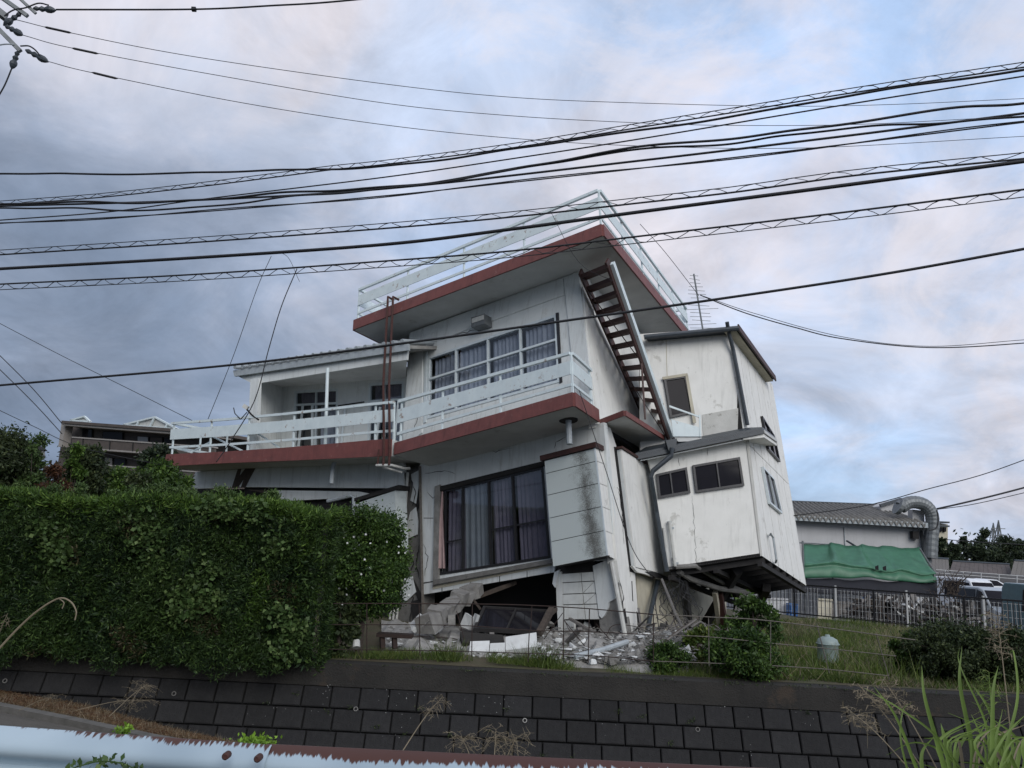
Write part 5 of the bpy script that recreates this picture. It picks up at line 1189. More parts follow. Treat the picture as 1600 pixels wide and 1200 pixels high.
bt = MB().grid(nt_).build('black_netting', m_blackt, smooth=True, label='dark netting sheet hanging below the green tarpaulin', cat='netting'); md = bt.modifiers.new('thickness', 'SOLIDIFY'); md.thickness = .02
pf = thing('support_poles', 'pole frame holding up the green tarpaulin', 'poles', at(1256, 920, Y2))
for (x0, y0, x1, y1, Y) in ((1254, 845, 1258, 960, Y2), (1300, 850, 1302, 960, Y1), (1437, 857, 1462, 897, 30.4), (1460, 897, 1461, 980, Y2)):
    MB().tube([at(x0, y0, Y), at(x1, y1, Y)], .035, 6).build('pole', m_galv, pf)
MB().tube([at(1247, 848, Y1), at(1300, 851, Y1)], .025, 6).build('pole', m_galv, pf)
MB().bar(at(1323, 845, 32.4), at(1336, 853, 32), .08, .05).build('pole', m_gutter, pf)
# things stored below the tarp
for x, y0, y1, w_, m, lab, Y in ((1240, 943, 965, 14, m_blue, 'blue plastic bin behind the left end of the picket fence', 28.5), (1359, 932, 975, 9, m_blue, 'blue sheet folded upright under the green tarpaulin', 28.3)):
    q = [at(x-w_/2, y0, Y), at(x+w_/2, y0+1, Y), at(x+w_/2-1, y1, Y), at(x-w_/2+1, y1, Y)]; mb = MB().prism(q, (0, .35, 0))
    for k in range(3): mb.bar(lerp(q[0], q[1], .2+.3*k) + Vector((0, -.03, 0)), lerp(q[3], q[2], .25+.25*k) + Vector((0, -.03, 0)), .05, .06)
    mb.build('plastic_container', m, label=lab, cat='container')
for x0, x1, y0, y1, m, lab, Y in ((1278, 1300, 936, 968, m_beige, 'pale board leaning under the tarpaulin', 28.6), (1300, 1330, 940, 966, m_woodg, 'grey brown panel stack under the tarpaulin', 28.8), (1335, 1350, 936, 962, m_wood, 'brown crate beside the blue sheet', 28.6), (1198, 1232, 935, 960, m_gwall, 'grey board fence panel behind the leaning prop', 29.0)):
    q = [at(x0, y0, Y), at(x1, y0+1.5, Y), at(x1, y1+1.5, Y-.1), at(x0, y1, Y-.1)]; mb = MB().prism(q, (0, .08, 0)); mb.bar(q[0]+Vector((0,-.03,0)), q[1]+Vector((0,-.03,0)), .05, .06); mb.bar(q[3]+Vector((0,-.03,0)), q[2]+Vector((0,-.03,0)), .05, .06)
    mb.build('stored_panel', m, label=lab, cat='panel')
for m, n_, lab, nm in ((m_woodg, 90, 'heap of grey scrap timber behind the mesh fence', 'scrap_timber'), (m_debrisw, 22, 'pale scrap pieces heaped behind the mesh fence', 'pale_scrap'), (m_wood, 80, 'tangled grey scrap heaped behind the mesh fence', 'scrap_heap'), (m_dark, 110, 'dark scrap and dark bars painted as shadows of frames stacked behind the fence', 'dark_scrap_and_shade')):  # the dark bars also stand in for shadows of the frames
    mb = MB()
    for i in range(n_):
        x = random.uniform(1330 if m is not m_debrisw else 1400, 1535); p = at(x, random.uniform(938, 985), random.uniform(25, 28)); p.z = max(-1.3, min(p.z, .25)); d = Vector((random.gauss(0, 1), random.gauss(0, .5), random.gauss(0, .8))).normalized()*random.uniform(.1, .55)
        mb.bar(p-d, p+d, random.uniform(.03, .22), random.uniform(.02, .08))
    mb.build(nm, m, kind='stuff', label=lab, cat='scrap')
mb = MB()
for i in range(60):
    p = at(random.uniform(1463, 1500), random.uniform(905, 940), 29); q = [p]
    for j in range(3): q.append(q[-1] + Vector((random.gauss(.02, .12), random.gauss(0, .1), random.uniform(-.02, .28))))
    mb.tube(q, [.02, .015, .01, .005], 4)
mb.build('dry_brushwood', m_wood, kind='stuff', label='dry brushwood heap right of the tarpaulin', cat='brushwood')
# ================================================================== CARS
def car(name, label, loc, head, L_, W_, prof_, glass_side, wh, paint, cat='car', wind=None, rear=None, group=None):
    """prof_: side outline (x forward, z up); glass_side: polygons; wh: wheel x positions"""
    t = thing(name, label, cat, loc); rot = Matrix.Rotation(head, 3, 'Z'); o_ = Vector(loc)
    def X(x, y, z): return o_ + rot @ Vector((x, y, z))
    mb = MB(); ins = .12
    zmax = max(z for x, z in prof_); zb = zmax*.55; n = len(prof_)
    def wy(z): return W_/2 - (ins*(z-zb)/(zmax-zb) if z > zb else 0)
    mb.v = [X(x, wy(z), z) for x, z in prof_] + [X(x, -wy(z), z) for x, z in prof_]
    mb.f = [tuple(range(n)), tuple(range(2*n-1, n-1, -1))] + [(i, n+i, n+(i+1) % n, (i+1) % n) for i in range(n)]
    bo = mb.build('body', paint, t); bv = bo.modifiers.new('bevel', 'BEVEL'); bv.width = .05; bv.segments = 2; bv.limit_method = 'ANGLE'; bv.angle_limit = R(20)
    for s in (1, -1):
        for g_ in glass_side:
            MB().prism([X(x, s*(wy(z)+.006), z) for x, z in g_], rot @ Vector((0, -s*.02, 0))).build('side_window', m_glassD, t)
        for x in wh:
            c = X(x, s*(W_/2-.10), .30); ax = rot @ Vector((0, 1, 0))
            wo = MB().tube([c - ax*.10, c + ax*.10], .30, 18).build('wheel', m_tyre, t); MB().tube([c - ax*.105, c + ax*.105], .17, 12).build('rim', m_galv, wo)
    if wind:
        (x0, z0), (x1, z1) = wind; nx = Vector((z1-z0, 0, x0-x1)).normalized(); nx = nx if nx.x > 0 else -nx
        q = [X(x1, wy(z1)-.06, z1), X(x1, -wy(z1)+.06, z1), X(x0, -wy(z0)+.06, z0), X(x0, wy(z0)-.06, z0)]; MB().prism([p + rot @ nx*.012 for p in q], rot @ nx*-.02).build('windscreen', m_glassD, t)
    if rear:
        (x0, z0), (x1, z1) = rear; nx = Vector((z1-z0, 0, x0-x1)).normalized(); nx = nx if nx.x < 0 else -nx
        q = [X(x1, wy(z1)-.06, z1), X(x1, -wy(z1)+.06, z1), X(x0, -wy(z0)+.06, z0), X(x0, wy(z0)-.06, z0)]; MB().prism([p + rot @ nx*.012 for p in q], rot @ nx*-.02).build('rear_window', m_glassD, t)
    fx = max(x for x, z in prof_)
    for s in (1, -1):
        MB().box(X(fx-.03, s*(W_/2-.22), .68), .30, .10, .16, rot @ Matrix.Rotation(math.pi/2, 3, 'Z')).build('headlight', m_lamp, t)
        MB().box(X(fx-1.05 if L_ > 4 else fx-.75, s*(W_/2+.09), 1.0), .10, .16, .12, rot).build('mirror', paint, t)
    MB().box(X(fx+.01, 0, .42), .02, .33, .16, rot).build('number_plate', m_plate, t)
    MB().box(X(fx-.01, 0, .30), .06, W_*.8, .14, rot).build('bumper_grille', m_tyre, t)
    return t
def onlot(px, Y): p = at(px, 930, Y); return (p.x, p.y, -.92 + .26*(Y-24)/52)
sed = [(-2.3, .25), (2.3, .25), (2.35, .6), (2.2, .78), (1.25, .92), (.45, 1.38), (-.2, 1.47), (-.9, 1.44), (-1.7, 1.02), (-2.3, .95), (-2.38, .6)]
van = [(-1.65, .22), (1.65, .22), (1.7, .6), (1.62, .95), (1.15, 1.75), (.9, 1.86), (-1.55, 1.88), (-1.66, 1.7), (-1.68, .6)]
mini = [(-1.9, .25), (1.95, .25), (2.02, .6), (1.9, .88), (1.3, 1.02), (.55, 1.62), (.1, 1.72), (-1.6, 1.70), (-1.88, 1.15), (-1.95, .6)]
car('parked_sedan', 'white sedan parked side on in the far row of the parking lot', onlot(1533, 65), R(-172), 4.7, 1.75, sed, [[(1.1, .95), (.42, 1.33), (-.15, 1.40), (-.15, .96)], [(-.22, .96), (-.22, 1.40), (-.85, 1.37), (-1.5, 1.0)]], (-1.4, 1.4), m_carw, wind=((1.22, .95), (.47, 1.36)))
car('parked_minivan', 'silver minivan with a large dark windscreen parked facing the fence', onlot(1556, 33), R(-96), 4, 1.70, mini, [[(1.2, 1.02), (.5, 1.54), (.05, 1.62), (.05, 1.02)], [(-.05, 1.02), (-.05, 1.62), (-1.5, 1.6), (-1.7, 1.1)]], (-1.25, 1.25), m_cars, cat='minivan', wind=((1.28, 1.05), (.58, 1.60)))
car('parked_truck', 'small white light truck parked left of the silver minivan', onlot(1508, 42), R(-80), 3.3, 1.45, van, [[(1.45, .98), (1.08, 1.66), (.45, 1.70), (.45, .98)], [(.35, .98), (.35, 1.70), (-.6, 1.70), (-.6, .98)]], (-1.1, 1.1), m_carw, cat='light truck', wind=((1.60, 1.0), (1.18, 1.70)))
car('parked_van', 'dark blue green van cut off by the right edge of the picture', onlot(1652, 28.5), R(-88), 4, 1.65, [(x*1.15, z*1.07) for x, z in van], [[(1.6, 1.05), (1.25, 1.76), (.5, 1.8), (.5, 1.05)], [(.4, 1.05), (.4, 1.8), (-.7, 1.8), (-.7, 1.05)]], (-1.25, 1.25), m_carb, cat='van', wind=((1.84, 1.07), (1.36, 1.82)))
# ================================================================== FAR RIGHT BACKGROUND
MB().prism([at(1440, 892, 75), at(1800, 910, 75), Vector((90, 75, -1.6)), Vector((36, 75, -1.6))], (0, 8, 0)).build('embankment', m_lot, kind='structure')
gf = thing('roadside_fence', 'white pipe guard fence on the embankment behind the parked cars', 'fence', at(1530, 905, 74))
for yo in (0, 5): MB().tube([at(1462, 890+yo, 74), at(1700, 908+yo, 74)], .035, 5).build('rail', m_fwhite, gf)
for x in range(1477, 1700, 28): y = 890 + (x-1462)*.0756; MB().tube([at(x, y, 74), at(x, y+13, 74)], .05, 6).build('post', m_fwhite, gf)
def hip(name, label, px0, px1, ytop, ybot, Y, m, slope=.04, brk=0):
    t = thing(name, label, 'house', at((px0+px1)/2, ybot, Y)); w_ = px1-px0
    rA, rB = at(px0+w_*.06, ytop, Y+3), at(px1-w_*.06, ytop+w_*.05, Y+3); eA, eB = at(px0, ybot, Y), at(px1, ybot+w_*.05, Y)
    n = max(6, int((eB-eA).length/.55))
    for i in range(n):
        a, b, c, d = lerp(eA, eB, i/n), lerp(eA, eB, (i+.96)/n), lerp(rA, rB, (i+.96)/n), lerp(rA, rB, i/n); MB().prism([a, b, c, d], (0, 0, -.12)).build('roof_strip', m, t)
    MB().tube([rA, rB], .14, 6).build('ridge', m_gutter, t)
    MB().prism([eA + Vector((.4, .4, -.15)), eB + Vector((-.4, .4, -.15)), Vector((eB.x-.4, eB.y+.4, -1.6)), Vector((eA.x+.4, eA.y+.4, -1.6))], (0, 5, 0)).build('wall', m_gwall, t)
m_rt = mat('brown_grey_roof_tile', (.105,.090,.085), (.07,.06,.058), 1.5, .8, bump=.3)
hip('far_house', 'long low house with a brown grey tiled roof beyond the guard fence', 1483, 1583, 877, 895, 92, m_rt)
hip('far_house', 'tumbledown house with patchy roof at the far right edge', 1578, 1690, 876, 902, 90, m_woodg)
hip('far_house', 'broken roof with exposed battens right of the duct', 1450, 1484, 872, 893, 80, m_woodg)
t = thing('far_tower_block', 'distant tower block with a balconied top showing over the trees', 'tower block', at(1473, 850, 150))
MB().prism([at(1466, 818, 150), at(1481, 819, 150), at(1481, 890, 150), at(1466, 888, 150)], (0, 8, 0)).build('tower_wall', m_beige, t)
for y in (814, 820): MB().prism([at(1462, y, 149), at(1484, y+1, 149), at(1484, y+3.5, 149), at(1462, y+2.5, 149)], (0, 8, 0)).build('balcony', m_gutter, t)
for x in (1469, 1475): MB().prism([at(x, 825, 149.5), at(x+3.5, 825, 149.5), at(x+3.5, 831, 149.5), at(x, 831, 149.5)], (0, .5, 0)).build('window', m_glassD, t)
for x, y0, Y, lab in ((1560, 813, 330, 'taller lattice pylon rising behind the far trees'), (1552, 817, 360, 'smaller lattice pylon left of the taller one')):
    t = thing('pylon', lab, 'pylon', at(x, 880, Y)); top = at(x, y0, Y); bt_ = at(x-1, 905, Y); hh = top.z-bt_.z
    for sx, sy in ((-1, -1), (1, -1), (1, 1), (-1, 1)): MB().bar(bt_ + Vector((sx*3, sy*3, 0)), top, .35, .35).build('leg', m_galv, t)
    for f_ in (.62, .74, .86): 
        p = lerp(bt_, top, f_); MB().bar(p - Vector((3.6-3*(f_-.6), 0, 0)), p + Vector((3.6-3*(f_-.6), 0, 0)), .3, .3).build('crossarm', m_galv, t)
    mb = MB()
    for k in range(9):
        f0, f1 = k/9, (k+1)/9; w0, w1 = 3*(1-f0), 3*(1-f1); p, q = lerp(bt_, top, f0), lerp(bt_, top, f1)
        mb.bar(p + Vector((-w0, -w0, 0)), q + Vector((w1, -w1, 0)), .2, .2); mb.bar(p + Vector((w0, -w0, 0)), q + Vector((-w1, -w1, 0)), .2, .2)
    mb.build('bracing', m_galv, t, kind='stuff')
def far_tree(px, ytop, ybase, wpx, Y, lab, n=5000, leaf=.35, m=m_tree, nc=22):
    b_ = at(px, ybase, Y); b_.z = -1.5; h_ = at(px, ytop, Y).z + 1.5
    return tree('broadleaf_tree', lab, 'tree', b_, h_, wpx/2*Y/1250, nc, n, m, leaf, .3, low=.30, group=None)
for a in ((1512, 833, 890, 30, 115, 'rounded small tree left of the tall gappy one on the skyline'), (1540, 824, 890, 46, 118, 'tall gappy tree on the skyline left of the pylons'), (1575, 836, 890, 50, 112, 'broad tree below the pylons'), (1598, 842, 890, 44, 106, 'dark tree at the right edge above the tumbledown house'), (1492, 846, 890, 36, 104, 'dark tree just right of the duct'), (1472, 838, 890, 26, 84, 'leafy tree hard against the duct'), (1528, 851, 890, 50, 108, 'low tree behind the long tiled roof'), (1560, 856, 890, 46, 104, 'dull green low tree beneath the pylons'), (1640, 838, 890, 60, 110, 'tree beyond the right edge of the skyline')):
    far_tree(*a)
# a belt of woodland closing the far view
P, d = clumps([[x, 150+random.uniform(-10, 25), -1.5+random.uniform(1, 5)] for x in range(-260, 320, 6)], [4.5]*97, 26000, .5)
V_, q = leaf_geo(P, .9, .6); npmesh('distant_woodland', V_, q, m_tree, None, (0, 150, 0), kind='stuff', label='low belt of distant trees along the skyline', cat='woodland')
# ================================================================== APARTMENT AT LEFT
ap = thing('apartment_block', 'brown low apartment block with pale balcony copings behind the shrubs at left', 'building', at(180, 790, 46))
pA, pB = at(96, 663, 50), at(330, 681, 43); AX = (pB-pA); AX.z = 0; AX.normalize(); AP = Pl(pA, AX, Vector((0, 0, 1))); an_ = AP.n
wtop = [AP.hit(100, 664, -1.2), AP.hit(330, 682, -1.2)]
MB().prism([wtop[0], wtop[1], Vector((wtop[1].x, wtop[1].y, -1.5)), Vector((wtop[0].x, wtop[0].y, -1.5))], -an_*8).build('wall', m_apt, ap)
MB().prism(AP.h([(96, 657), (335, 674), (335, 679), (96, 661)], .1), -an_*9.5).build('roof_slab', m_apt, ap)
MB().prism(AP.h([(96, 661.5), (335, 679.5), (335, 683), (97, 664.5)], .0), -an_*1.25).build('roof_soffit', m_aptl, ap)
for y0, dy, m, x0 in ((688, 14, m_apt, 112), (728, 14, m_apt, 112), (770, 14, m_apt, 112)):
    sl = .072; q = AP.h([(x0, y0-4), (335, y0-4+sl*223), (335, y0-4+dy+sl*223), (x0, y0-4+dy)], 0); MB().prism(q, -an_*.12).build('balcony_parapet', m, ap)
    q = AP.h([(x0, y0-6), (335, y0-6+sl*223), (335, y0-4+sl*223), (x0, y0-4)], .05); MB().prism(q, -an_*.25).build('coping', m_aptl, ap)
    q = AP.h([(x0, y0-4+dy), (335, y0-4+dy+sl*223), (335, y0-1.5+dy+sl*223), (x0, y0-1.5+dy)], .0); MB().prism(q, -an_*1.25).build('balcony_floor', m_aptl, ap)
    for x in (130, 172, 208, 240, 275):
        y = y0-4+sl*(x-112); MB().bar(AP.hit(x, y, .03), AP.hit(x-.8, y+dy, .03), .06, .04).build('drainpipe', m_dark, ap)
BK = AP.off(-1.15)
for x0, x1, y0, y1, m in ((128, 144, 668, 684, m_glassD), (160, 192, 674, 690, m_glassD), (214, 232, 681, 694, m_gwall), (234, 254, 682, 696, m_apt), (256, 268, 684, 696, m_glassD), (155, 162, 714, 728, m_glassD), (163, 176, 714, 730, m_aptl), (178, 196, 716, 730, m_glassD)):
    fr = MB().prism(BK.h([(x0, y0), (x1, y0+1), (x1, y1+1), (x0, y1)], .06), -BK.n*.08).build('window', m_dark, ap)
    MB().prism(BK.h([(x0+1, y0+1), (x1-1, y0+2), (x1-1, y1), (x0+1, y1-1)], .08), -BK.n*.02).build('pane', m, fr)
MB().prism(AP.h([(96, 661), (103, 662), (97, 698), (91, 698)], -.3), -an_*.5).build('end_pier', m_aptl, ap)
for pts in ([(195, 664), (244, 652), (280, 671)], [(112, 657), (134, 651), (142, 659)]):
    q = AP.h(pts, -3.0); g_ = MB().prism(q, -an_*.1).build('truss_gable', m_pipew, ap)
    for k in (0, 1, 2): MB().bar(q[k] + an_*.08, q[(k+1) % 3] + an_*.08, .12, .1).build('truss_member', m_rail, ap)
    if len(pts) and pts[0][0] > 150:
        for t_ in (.25, .5, .78): 
            lo_ = lerp(q[0], q[2], t_); hi_ = lerp(q[0], q[1], t_*2) if t_ < .5 else (q[1] if t_ == .5 else lerp(q[1], q[2], (t_-.5)*2)); MB().bar(lo_ + an_*.1, hi_ + an_*.1, .10, .1).build('truss_member', m_rail, ap)
# ================================================================== VEGETATION
def hedge():
    t = thing('hedge', 'tall dense dark green clipped hedge overhanging the retaining wall at left', 'hedge', (-4, 11.6, zp))
    zt = lambda x: at(250, 784, 11.6).z + .05*np.sin(x*1.3) + .035*np.sin(x*3.7+1) - .06*np.clip(x+4, 0, 3)
    xl, xr = -12.5, -2.42
    def front(x, z): return 10.96 + .09*np.sin(x*2.1+z*1.3) + .07*np.sin(x*5.3-z*3.1) + .045*np.sin(x*11+z*7+2*np.sin(z*4)) + .03*np.sin(x*19-z*15) + .10*np.clip((z-1.2), 0, 1)**2
    n = 230000; X = xl + (xr-xl)*rng.random(n); kind = rng.random(n); ztop = zt(X); zlo = -.19 + .05*np.sin(X*4.0) + .05*np.sin(X*9) + .03*np.sin(X*23)
    Z = zlo + (ztop-zlo)*rng.random(n); Y = front(X, Z) - .02 + np.abs(rng.normal(size=n))*.07
    # rounded right end
    rd = np.clip((X-(xr-.45))/.45, 0, 1); Y = Y + .5*(1-np.sqrt(np.clip(1-rd**2, 0, 1)))
    top = kind > .80; Y[top] = 11.0 + 1.2*rng.random(top.sum()); Z[top] = ztop[top] + .03*rng.normal(size=top.sum()) - .05*np.clip(11.1-Y[top], 0, 1)
    side = (kind > .70) & (kind <= .80); X[side] = xr + .03*rng.normal(size=side.sum()) - .0; Y[side] = 11.35 + .9*rng.random(side.sum()); 
    P = np.stack([X, Y, Z], 1)
    # the hedge runs slightly away at left
    outw = np.zeros_like(P); outw[:, 1] = -.9; outw[:, 2] = .35; outw[top] = (0, -.2, 1.0); outw[side] = (1, -.3, .2)
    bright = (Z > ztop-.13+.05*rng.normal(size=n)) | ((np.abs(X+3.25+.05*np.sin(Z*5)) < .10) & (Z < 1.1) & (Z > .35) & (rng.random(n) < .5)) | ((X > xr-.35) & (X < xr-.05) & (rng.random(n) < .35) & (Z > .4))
    L0 = ~bright; dry = L0 & (np.sin(X*3.1+1)*np.sin(Z*4.3+X*1.7) > .72) & (rng.random(n) < .5); gap = L0 & (np.sin(X*4.7+Z*2.2)*np.sin(Z*6.1-X*2.9) > .70) & (rng.random(n) < .55) & ~top & ~side
    V_, q = leaf_geo(P[dry], .055, .25, .1, outw[dry]*.7); npmesh('browned_twigs', V_, q, leafmat('browned_leaf', (.050,.040,.020), (.035,.038,.016), (.08,.065,.03), 3), t, (-4, 11.6, zp))
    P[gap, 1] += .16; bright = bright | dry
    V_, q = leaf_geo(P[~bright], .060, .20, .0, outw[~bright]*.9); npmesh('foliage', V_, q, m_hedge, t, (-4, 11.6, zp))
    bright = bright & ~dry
    V_, q = leaf_geo(P[bright], .075, .20, -.1, outw[bright]*1.1); npmesh('lit_new_growth', V_, q, m_hedget, t, (-4, 11.6, zp))  # new growth coloured lighter to paint the lit top of the hedge
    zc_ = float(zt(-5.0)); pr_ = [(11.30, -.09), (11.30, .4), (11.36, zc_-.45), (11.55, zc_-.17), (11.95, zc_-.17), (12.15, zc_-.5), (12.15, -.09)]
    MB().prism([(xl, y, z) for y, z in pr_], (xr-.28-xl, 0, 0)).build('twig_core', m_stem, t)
    nn = 90000; xi = xl + (xr-.08-xl)*rng.random(nn); zi = -.1 + (zt(xi)-.06+.1)*rng.random(nn); yi = 11.06 + .24*rng.random(nn) + .10*np.clip(zi-1.2, 0, 1)**2
    V_, q = leaf_geo(np.stack([xi, yi, zi], 1), .085, .30, .0, np.array([[0, -.5, .3]])); npmesh('inner_foliage', V_, q, m_hedge, t, (-4, 11.6, zp))
    # climbing vine on the face
    cs = [[at(x, y, 10.93).x, 10.93, at(x, y, 10.93).z] for x, y in ((215, 800), (235, 830), (255, 850), (240, 880), (262, 900), (290, 870), (300, 910), (320, 930), (345, 945), (300, 950), (275, 930), (215, 850), (330, 890), (450, 1000), (465, 980), (440, 960), (445, 1020), (360, 800), (330, 790), (400, 800), (430, 850), (280, 960), (70, 830), (90, 855), (100, 870))]
    P, d = clumps(cs, [[.22, .07, .20]]*len(cs), 3800, .2); P[:, 1] -= .05
    V_, q = leaf_geo(P, .062, .8, .3, np.array([[0, -.8, .2]])); npmesh('climbing_vine', V_, q, m_vine, None, tuple(P.mean(0)), label='broad leaved vine creeping over the hedge face', cat='vine')
    P, d = clumps([[at(x, y, 11.2).x, 11.2, at(x, y, 11.2).z] for x, y in [(random.uniform(60, 430), random.uniform(762, 778)) for _ in range(46)]], [[.10, .12, .09]]*46, 5200, .1)
    V_, q = leaf_geo(P, .05, .35, -.6, None); npmesh('hedge_weeds', V_, q, m_vine, None, tuple(P.mean(0)), label='pale green shoots and weeds sprouting along the hedge top', cat='weeds', kind='stuff')
hedge()
# flowering shrub
sb = tree('flowering_shrub', 'rounded glossy green shrub dotted with small white flowers beside the hedge', 'shrub', (at(560, 1010, 12.3).x, 12.3, zp), at(572, 796, 12.3).z - zp, .80, 64, 60000, m_bush, .045, .06, low=.34)
cs_ = LOC[sb.name]; P = []
for i in range(30):
    a = random.uniform(math.pi*1.0, math.pi*2.1); z = random.uniform(.75, 1.75); P.append([cs_.x + .12 + .62*math.cos(a)*random.uniform(.5, 1.0), cs_.y - .62*abs(math.sin(a)) - .10, cs_.z + z])
mb = MB()
for p in P:
    c = Vector(p); ax = Vector((random.gauss(0, .4), -1, random.gauss(0, .4))).normalized(); u = ax.orthogonal().normalized(); v = ax.cross(u)
    for k in range(5):
        a = k*1.2566; d = u*math.cos(a) + v*math.sin(a); e_ = u*math.cos(a+.5) + v*math.sin(a+.5); f_ = u*math.cos(a-.5) + v*math.sin(a-.5); mb.add([c, c+f_*.011, c+d*.019+ax*.004, c+e_*.011], [(0, 1, 2, 3)])
mb.build('white_flowers', m_flower, sb, kind='stuff')
def px_bush(nm, lab, cat, x, ybase, ytop, wpx, Y, m, n=9000, leaf=.06, nc=16, low=.1, aspect=.5, z0=None, cr=1.0):
    b_ = at(x, ybase, Y); z_ = zp if z0 is None else z0; h_ = max(.25, at(x, ytop, Y).z - z_)
    return tree(nm, lab, cat, (b_.x, Y, z_), h_, wpx/2*Y/1250, nc, n, m, leaf, .04, low=low, aspect=aspect, cr=cr)
px_bush('leafy_bush', 'broad leaved dark bush tucked between the hedge end and the flowering shrub', 'bush', 528, 1012, 925, 64, 11.9, m_olive, 6000, .07, 14, aspect=.8)
px_bush('weed_bush', 'tall yellow green weed growing below the leaning annex prop', 'weed', 1178, 1035, 925, 100, 13.0, m_bush, 9000, .06, 44, cr=.6)
px_bush('weed_bush', 'low dark tangled weeds trailing over the cap below the annex', 'weed', 1165, 1055, 985, 160, 12.0, m_bush, 15000, .05, 50, cr=.6)
px_bush('weed_bush', 'small green weeds at the foot of the rubble right of the tile pillar', 'weed', 1040, 1045, 1008, 90, 12.2, m_bush, 6000, .045, 14)
px_bush('weed_bush', 'grassy weed tuft at the left foot of the annex posts', 'weed', 1090, 1030, 985, 60, 13.0, m_grass, 4500, .06, 12)
px_bush('dark_shrub', 'wide low dark green shrub in front of the picket fence', 'shrub', 1500, 1062, 978, 215, 12.9, m_olive, 30000, .05, 90, low=.05, cr=.55)
px_bush('dark_shrub', 'dark shrub spilling over the cap at the right edge', 'shrub', 1590, 1068, 985, 120, 12.3, m_olive, 14000, .05, 44, low=.05, cr=.7)
px_bush('dark_shrub', 'lighter ferny shrub left of the wide dark shrub', 'shrub', 1425, 1050, 992, 70, 13.4, m_bush, 8000, .05, 14, low=.05)
# shrubs and trees behind the hedge
for a in (('garden_tree', 'dark olive tree at the left edge behind the hedge', 'tree', 2, 800, 664, 125, 15.5, m_olive, 26000, .07, 46, .30), ('garden_tree', 'reddish brown leaved shrub left of the apartment block', 'shrub', 76, 800, 708, 62, 14.8, m_redl, 9000, .06, 22, .45),
          ('garden_tree', 'tall dark shrub in front of the left end of the apartment block', 'shrub', 122, 800, 680, 84, 16.5, m_olive, 15000, .07, 36, .30), ('garden_tree', 'thin branched sapling sticking up above the dark olive tree', 'tree', 44, 800, 656, 50, 15.2, m_vine, 1500, .07, 12, .62),
          ('garden_tree', 'yellow green sprig topping the tall dark shrub', 'shrub', 106, 800, 674, 34, 16.0, m_hedget, 1800, .07, 8, .72),
          ('garden_tree', 'yellow green shrub behind the middle of the hedge', 'shrub', 182, 800, 722, 96, 17.5, m_hedget, 15000, .075, 34, .25), ('garden_tree', 'mid green shrub under the left end of the balcony', 'shrub', 240, 800, 712, 100, 16.5, m_bush, 17000, .075, 36, .25),
          ('garden_tree', 'dark green tree crown just left of the balcony corner', 'tree', 236, 800, 690, 84, 24, m_tree, 12000, .12, 30, .3), ('garden_tree', 'light green bush below the left end of the wing wall', 'shrub', 284, 800, 738, 56, 16.8, m_hedget, 8000, .07, 18, .2), ('garden_tree', 'low dark bush between the two yellow green shrubs', 'shrub', 212, 800, 728, 60, 16.0, m_olive, 8000, .07, 18, .2)):
    nm, lab, cat, x, yb, yt, wp, Y, m, n_, lf, nc, lw = a; px_bush(nm, lab, cat, x, yb, yt, wp*1.1, Y, m, n_, lf, nc, max(.52, lw), cr=1.25)
gl = thing('garden_lantern', 'pale rounded lantern with a dark cap poking up behind the left shrubs', 'lantern', at(53, 760, 16.4)); c = at(54, 722, 16.4); b0 = at(53, 702, 16.4)
MB().tube([at(53, 800, 16.4), c], .04, 8).build('lantern_post', m_dark, gl); MB().tube([c, lerp(c, b0, .25), lerp(c, b0, .8), b0], [.10, .19, .20, .16], 14).build('lantern_body', m_pipew, gl, smooth=True); MB().tube([b0 - Vector((0, 0, .01)), b0 + Vector((0, 0, .05)), b0 + Vector((0, 0, .11))], [.25, .18, .02], 14).build('lantern_cap', m_dark, gl)
# grass
def scatter(poly_x, y0, y1, n, dens=None):
    X = poly_x[0] + (poly_x[1]-poly_x[0])*rng.random(n); Y = y0 + (y1-y0)*rng.random(n)**1.3
    Z = zp + .035*np.sin(X*1.3+Y*.7) + .03*np.sin(X*.6-Y*1.9) + np.maximum(0, Y-12.2)*.004
    return np.stack([X, Y, Z], 1)
P = scatter((2.6, 13), 11.85, 22, 110000); fx = FA.x + (P[:, 1]-FA.y)*fd.x/fd.y; cl = np.sin(P[:, 0]*2.3)*np.sin(P[:, 1]*1.9+P[:, 0]) + .4*np.sin(P[:, 0]*6+P[:, 1]*5)
keep = (P[:, 0] < fx-.2) & (cl + .9*rng.random(len(P)) > -.25) & ((P[:, 0] > 4.6) | (rng.random(len(P)) < .45)); P = P[keep]
kd = (np.sin(P[:, 0]*1.7+P[:, 1]*1.1)*np.sin(P[:, 1]*2.3-P[:, 0]*.8) + .9*rng.random(len(P))) > .55; D_ = P[kd][::3]; P = P[~kd | (rng.random(len(P)) < .35)]
V_, q = blade_geo(D_, .12, .010, .6); npmesh('dry_grass', V_, q, m_straw, None, (7, 15, zp), kind='stuff', label='dry straw coloured patches in the grass on the plot', cat='grass')
V_, q = blade_geo(P, .11, .012, .5); npmesh('plot_grass', V_, q, m_grass, None, (7, 15, zp), kind='stuff', label='rough bright green grass on the plot beyond the cap at right', cat='grass')
P = scatter((-2.6, 3.4), 11.8, 12.5, 11000); P = P[np.sin(P[:, 0]*3.1)+.7*np.sin(P[:, 0]*7.7+1) + 1.3*rng.random(len(P)) > .35]
V_, q = blade_geo(P, .085, .008, .5); npmesh('cap_grass', V_, q, m_grass, None, (0, 12, zp), kind='stuff', label='thin grass growing between the cap and the rubble', cat='grass')
